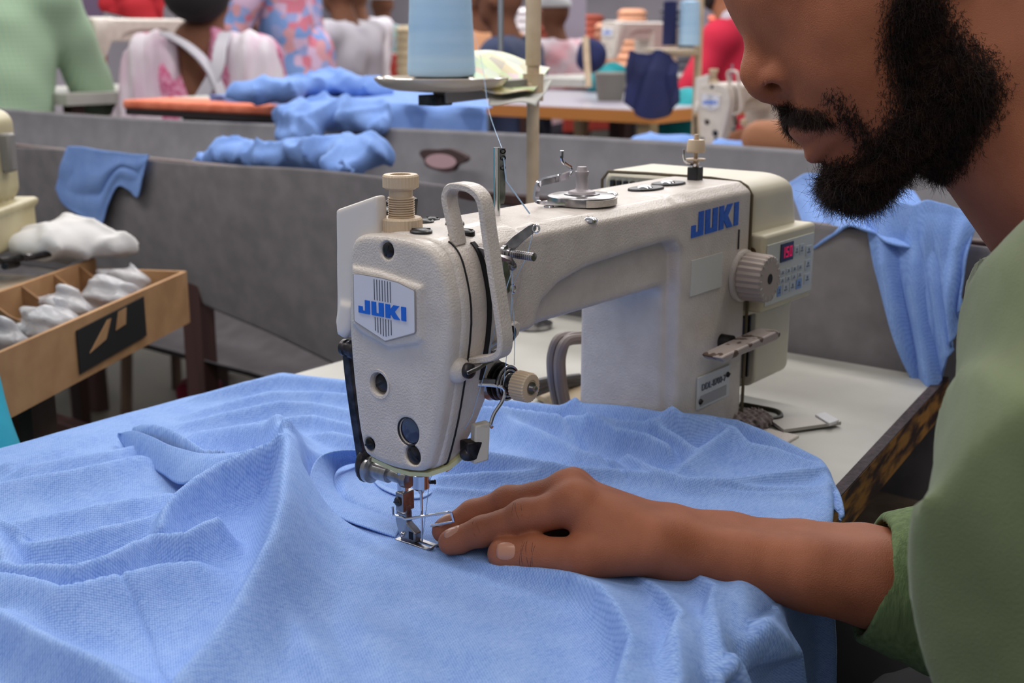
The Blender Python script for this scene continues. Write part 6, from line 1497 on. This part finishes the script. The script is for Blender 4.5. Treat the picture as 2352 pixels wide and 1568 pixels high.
w9 = worker(1285, 92, 7.0, 40, plain('white_red_shirt', (214, 206, 214), col2=srgb(206, 150, 160), nscale=8), 'person in a white patterned shirt and white cap right of the beige pole', cap=CAPW, step=.016)
chair(w9[4]-w9[2]*.0, w9[2], w9[3], 'red-brown chair of the person in the white patterned shirt')
w10 = worker(1690, 50, 4.5, 60, plain('red_polo', (196, 30, 62)), 'person in a red polo shirt with a dark beard behind the second machine', sc=1.02, step=.011, skinm=SKM)
def collar10(G):
    N_ = w10[1]; return smax(sd_cap(G, N_-V(0, 0, .02), N_+V(0, 0, .012), .068, .066), -sd_cap(G, N_-V(0, 0, .1), N_+V(0, 0, .1), .058, .057), .003)
surf('collar', collar10, tuple(w10[1]-.1), tuple(w10[1]+.1), .006, WHT, w10[0])
def beard10(G):
    hc = w10[1]+w10[2]*.046+V(0, 0, .148); q = [(G[0]-hc[0])*w10[2][0]+(G[1]-hc[1])*w10[2][1], (G[0]-hc[0])*w10[3][0]+(G[1]-hc[1])*w10[3][1], G[2]-hc[2]]
    return smax(sd_ell(q, (.032, 0, -.050), (.062, .060, .062)), q[2]+.028, .01)
surf('beard', beard10, tuple(w10[1]-V(.15, .15, .05)), tuple(w10[1]+V(.15, .15, .2)), .008, HR, w10[0])
# bare forearm of the worker at the second machine
fa = surf('worker_arm', lambda G: sd_cap(G, P(1745, 318, d=2.55), P(1900, 330, d=2.5), .038, .05), tuple(P(1820, 325, d=2.52)-V(.2, .2, .1)), tuple(P(1820, 325, d=2.52)+V(.2, .2, .1)), .01, SKM, None)
w11 = worker(2110, 20, 2.75, 90, plain('tan_shirt', (150, 120, 96)), 'person at the second machine hidden behind the bearded face', skinm=SKM, step=.014)
fa.name = 'forearm'; fa.parent = w11[0]; fa.location = Vector(fa.location)-Vector(w11[0].location)
# navy garment, navy round stool top, table with wooden edge, second stand
NAVY = plain('navy_cloth', (26, 34, 84), col2=srgb(20, 26, 66), nscale=8)
o = drape('navy_garment', [(1445, 120), (1500, 118), (1560, 140)], [(1435, 235), (1490, 272), (1545, 262), (1560, 215)], NAVY, d=3.0, amp=.03, freq=2.5, seed=60, thick=.01, nu=60); tag(o, 'navy garment hanging from the table under the distant thread cones', 'garment')
WEDGE = mat('orange_wood_edge', srgb(196, 128, 66), .5)
tb = row_table('sewing_table', P(1080, 230, d=3.6)[0], P(1080, 230, d=3.6)[0]+1.0, P(1460, 252, d=3.15)[1], P(1460, 252, d=3.15)[1]+.95, float(P(1350, 250, d=3.3)[2]), 'pale sewing table with an orange wooden edge in the next row', top=mat('lilac_top', srgb(150, 144, 158), .3), edge=WEDGE)
st2 = P(1604, 118, d=3.1)
s2 = empty('thread_stand', V(st2[0], st2[1], -.02), 'distant thread stand with a beige tray carrying a navy and a blue cone', 'thread stand')
k = MB(); k.tube([V(st2[0], st2[1], -.02), V(st2[0], st2[1], .60)], .010, 12); k.build('pole', WOODP, s2)
tc2 = P(1538, 118, d=3.05); k = MB(); k.lathe(tc2, V(0, 0, 1), [(-.006, .045), (.0, .066), (.006, .068), (.004, .06), (.002, .001)], 32, caps=False); k.build('tray', mat('tray_far', srgb(214, 196, 170), .4), s2)
k = MB(); k.tube([tc2-V(0, 0, .004), V(st2[0], st2[1], tc2[2]-.004)], .008, 8); k.build('tray_arm', WOODP, s2)
for (px, m_, lb) in ((1537, NAVY, 'navy thread cone on the distant beige tray'), (1582, CONE, 'pale blue thread cone on the distant stand beside the navy cone')):
    b_ = P(px, 104, d=3.05); cz = empty('thread_cone', b_, lb, 'thread cone'); k = MB(); k.lathe(b_, V(0, 0, 1), [(0, .018 if m_ is NAVY else .027), (.105, .017 if m_ is NAVY else .024), (.108, .010)], 32); k.build('wound_thread', m_, cz)
# hand under the tray
# navy round bundle and stick, teal bags, far machines and stacks
c_ = P(1358, 128, d=3.95); o = surf('navy_bundle', lambda G: sd_ell(G, c_, (.05, .05, .056))+.003*np.sin(G[0]*80)*np.sin(G[2]*70), tuple(c_-.08), tuple(c_+.08), .007, NAVY); tag(o, 'round navy bundle hanging on a wooden stick in the distance', 'bundle')
k = MB(); k.tube([P(1345, 85, d=3.9), P(1352, 200, d=3.9)], .011, 8); tag(k.build('wooden_stick', WOODP, None), 'pale wooden stick standing before the round navy bundle', 'stick')
TEAL2 = plain('teal_bag', (20, 150, 160), col2=srgb(8, 92, 96), nscale=6)
for (px, py, d, r, lb) in ((1382, 185, 4.3, .06, 'turquoise bag behind the wooden stick'), (1590, 285, 3.6, .13, 'dark teal sack under the navy garment'), (1410, 170, 4.4, .05, 'turquoise sack beside the grey bin')):
    c = P(px, py, d=d); o = surf('sack', lambda G: sd_ell(G, c, (r, r, r*.8))+.004*np.sin(G[0]*50)*np.sin(G[1]*44), tuple(c-r*1.3), tuple(c+r*1.3), r/9, TEAL2); tag(o, lb, 'sack')
c = P(1402, 200, d=3.7); k = MB(); k.lathe(c-V(0, 0, .06), V(0, 0, 1), [(0, .035), (.10, .05), (.104, .047)], 20); tag(k.build('grey_bin', plain('bin_grey', (120, 116, 110)), None), 'grey bucket on the pale table below the turquoise bag', 'bucket')
KEEP2 = {'machine_body', 'face_plate', 'motor_housing', 'badge'}
far = [(1445, 95, 4.6, 'off-white machine in the far row left of the distant cones'), (300, 100, 3.6, 'grey-white machine in front of the red cloth at the upper left'), (1250, 300, 0, '')]
for (px, py, d, lb) in far[:2]:
    copy_machine(P(px, py, d=d)-at(120, 0, 120), lb, keep=KEEP2)
    q = P(px, py, d=d)-at(0, 0, 128)
    row_table('sewing_table', q[0]-.35, q[0]+.45, q[1]-.2, q[1]+.3, float(q[2]), 'white table carrying the '+lb)
# red cloth and dark panel at the upper left, hanging sheets on the far side
def panel(name, px0, px1, py0, py1, d, m, label, cat='cloth', t=.02):
    a = P(px0, py1, d=d); b = P(px1, py1, d=d); zt_ = P(px0, py0, d=d)[2]; k = MB(); k.obox((a+b)/2+V(0, 0, (zt_-a[2])/2), (b-a)/2, LAT*t/2, V(0, 0, (zt_-a[2])/2)); o = k.build(name, m, None, bevel=.004); return tag(o, label, cat)
def red_sheet(name, pts_t, pts_b, d, m, label, seed):
    o = drape(name, pts_t, pts_b, m, d=d, amp=.03, freq=3, seed=seed, thick=.008, nu=50, nv=24); tag(o, label, 'cloth')
red_sheet('red_cloth', [(232, -40), (300, -40), (385, -35)], [(236, 26), (300, 40), (380, 52)], 4.2, plain('red_cloth', (176, 26, 40)), 'red cloth hanging behind the grey-white machine at the upper left', 70)
red_sheet('red_cloth', [(190, 62), (215, 64), (240, 70)], [(196, 236), (225, 240), (262, 236)], 3.6, REDP, 'red cloth between the green checked shirt and the white scarf', 71)
panel('partition', 60, 240, -160, 60, 6.5, plain('purple_panel', (104, 86, 112)), 'dark purple partition at the top left', 'partition')
panel('partition', 1275, 1345, -160, 90, 7.5, plain('lilac_panel', (190, 182, 200)), 'pale lilac column in the distance right of the beige pole', 'column')
panel('partition', 1560, 1625, -160, 100, 7.5, plain('lilac_panel2', (176, 170, 186)), 'pale grey column behind the distant cones', 'column')
rng2 = np.random.default_rng(77)
pal = [('pale tan', (200, 180, 150)), ('brick red', (176, 70, 52)), ('off-white', (214, 210, 216)), ('rust red', (170, 84, 66)), ('peach', (206, 150, 120)), ('dark grey', (90, 90, 100)), ('rust', (196, 92, 70))]
for r_i, (d, tag_) in enumerate(((7.9, 'nearest'), (9.2, 'middle'), (10.5, 'farthest'))):
    ca, cb2 = P(900, 300, d=d), P(1760, 300, d=d); ca[2] = cb2[2] = 0; e_ = (cb2-ca)/2; c0 = (ca+cb2)/2
    t_ = empty('work_table', V(c0[0], c0[1], -.75), 'long table of the %s far row behind the people' % tag_, 'table')
    k = MB(); k.obox(c0-V(0, 0, .015), e_, LAT*.28, V(0, 0, .015)); k.build('tabletop', WHITE, t_, smooth=False)
    for a in (-.95, 0, .95):
        for b in (-1, 1): k = MB(); q = c0+e_*a+LAT*.24*b; k.box((q[0]-.03, q[1]-.03, -.75), (q[0]+.03, q[1]+.03, -.03)); k.build('leg', WBR, t_, smooth=False)
    for i, (cn_, col) in enumerate(pal):
        px = 930+i*118+r_i*37+rng2.uniform(-12, 12); c = P(px, 100, d=d); c[2] = 0; ztp = P(px, rng2.uniform(15, 95), d=d)[2]; r = rng2.uniform(.06, .13); k = MB()
        n_l = max(3, int(ztp/.05)); prof = []
        for j in range(n_l): prof += [(ztp*j/n_l+.002, r*.9), (ztp*(j+.5)/n_l, r*rng2.uniform(1, 1.12))]
        k.lathe(c, V(0, 0, 1), prof+[(ztp, r*.7)], 12); o = k.build('garment_stack', plain('stack_%d' % i, col), None)
        tag(o, '%s stack of folded garments on the %s far table row' % (cn_, tag_), 'garment stack')
q = P(2062, 1180, d=1.15); stl = empty('wooden_stool', V(q[0], q[1], -.75), 'pale wooden stool seen below the worn table edge', 'stool')
k = MB(); k.obox(V(q[0], q[1], q[2]-.02), RT*.10, LAT*.10, V(0, 0, .03)); k.build('seat', plain('beige_ply', (172, 150, 132), col2=srgb(140, 116, 100), nscale=24), stl, bevel=.01)
for a in (-1, 1):
    for b in (-1, 1): k = MB(); k.tube([V(q[0], q[1], q[2]-.05)+RT*.08*a+LAT*.08*b, V(q[0], q[1], -.75)+RT*.09*a+LAT*.09*b], .012, 8); k.build('leg', WOODL, stl)
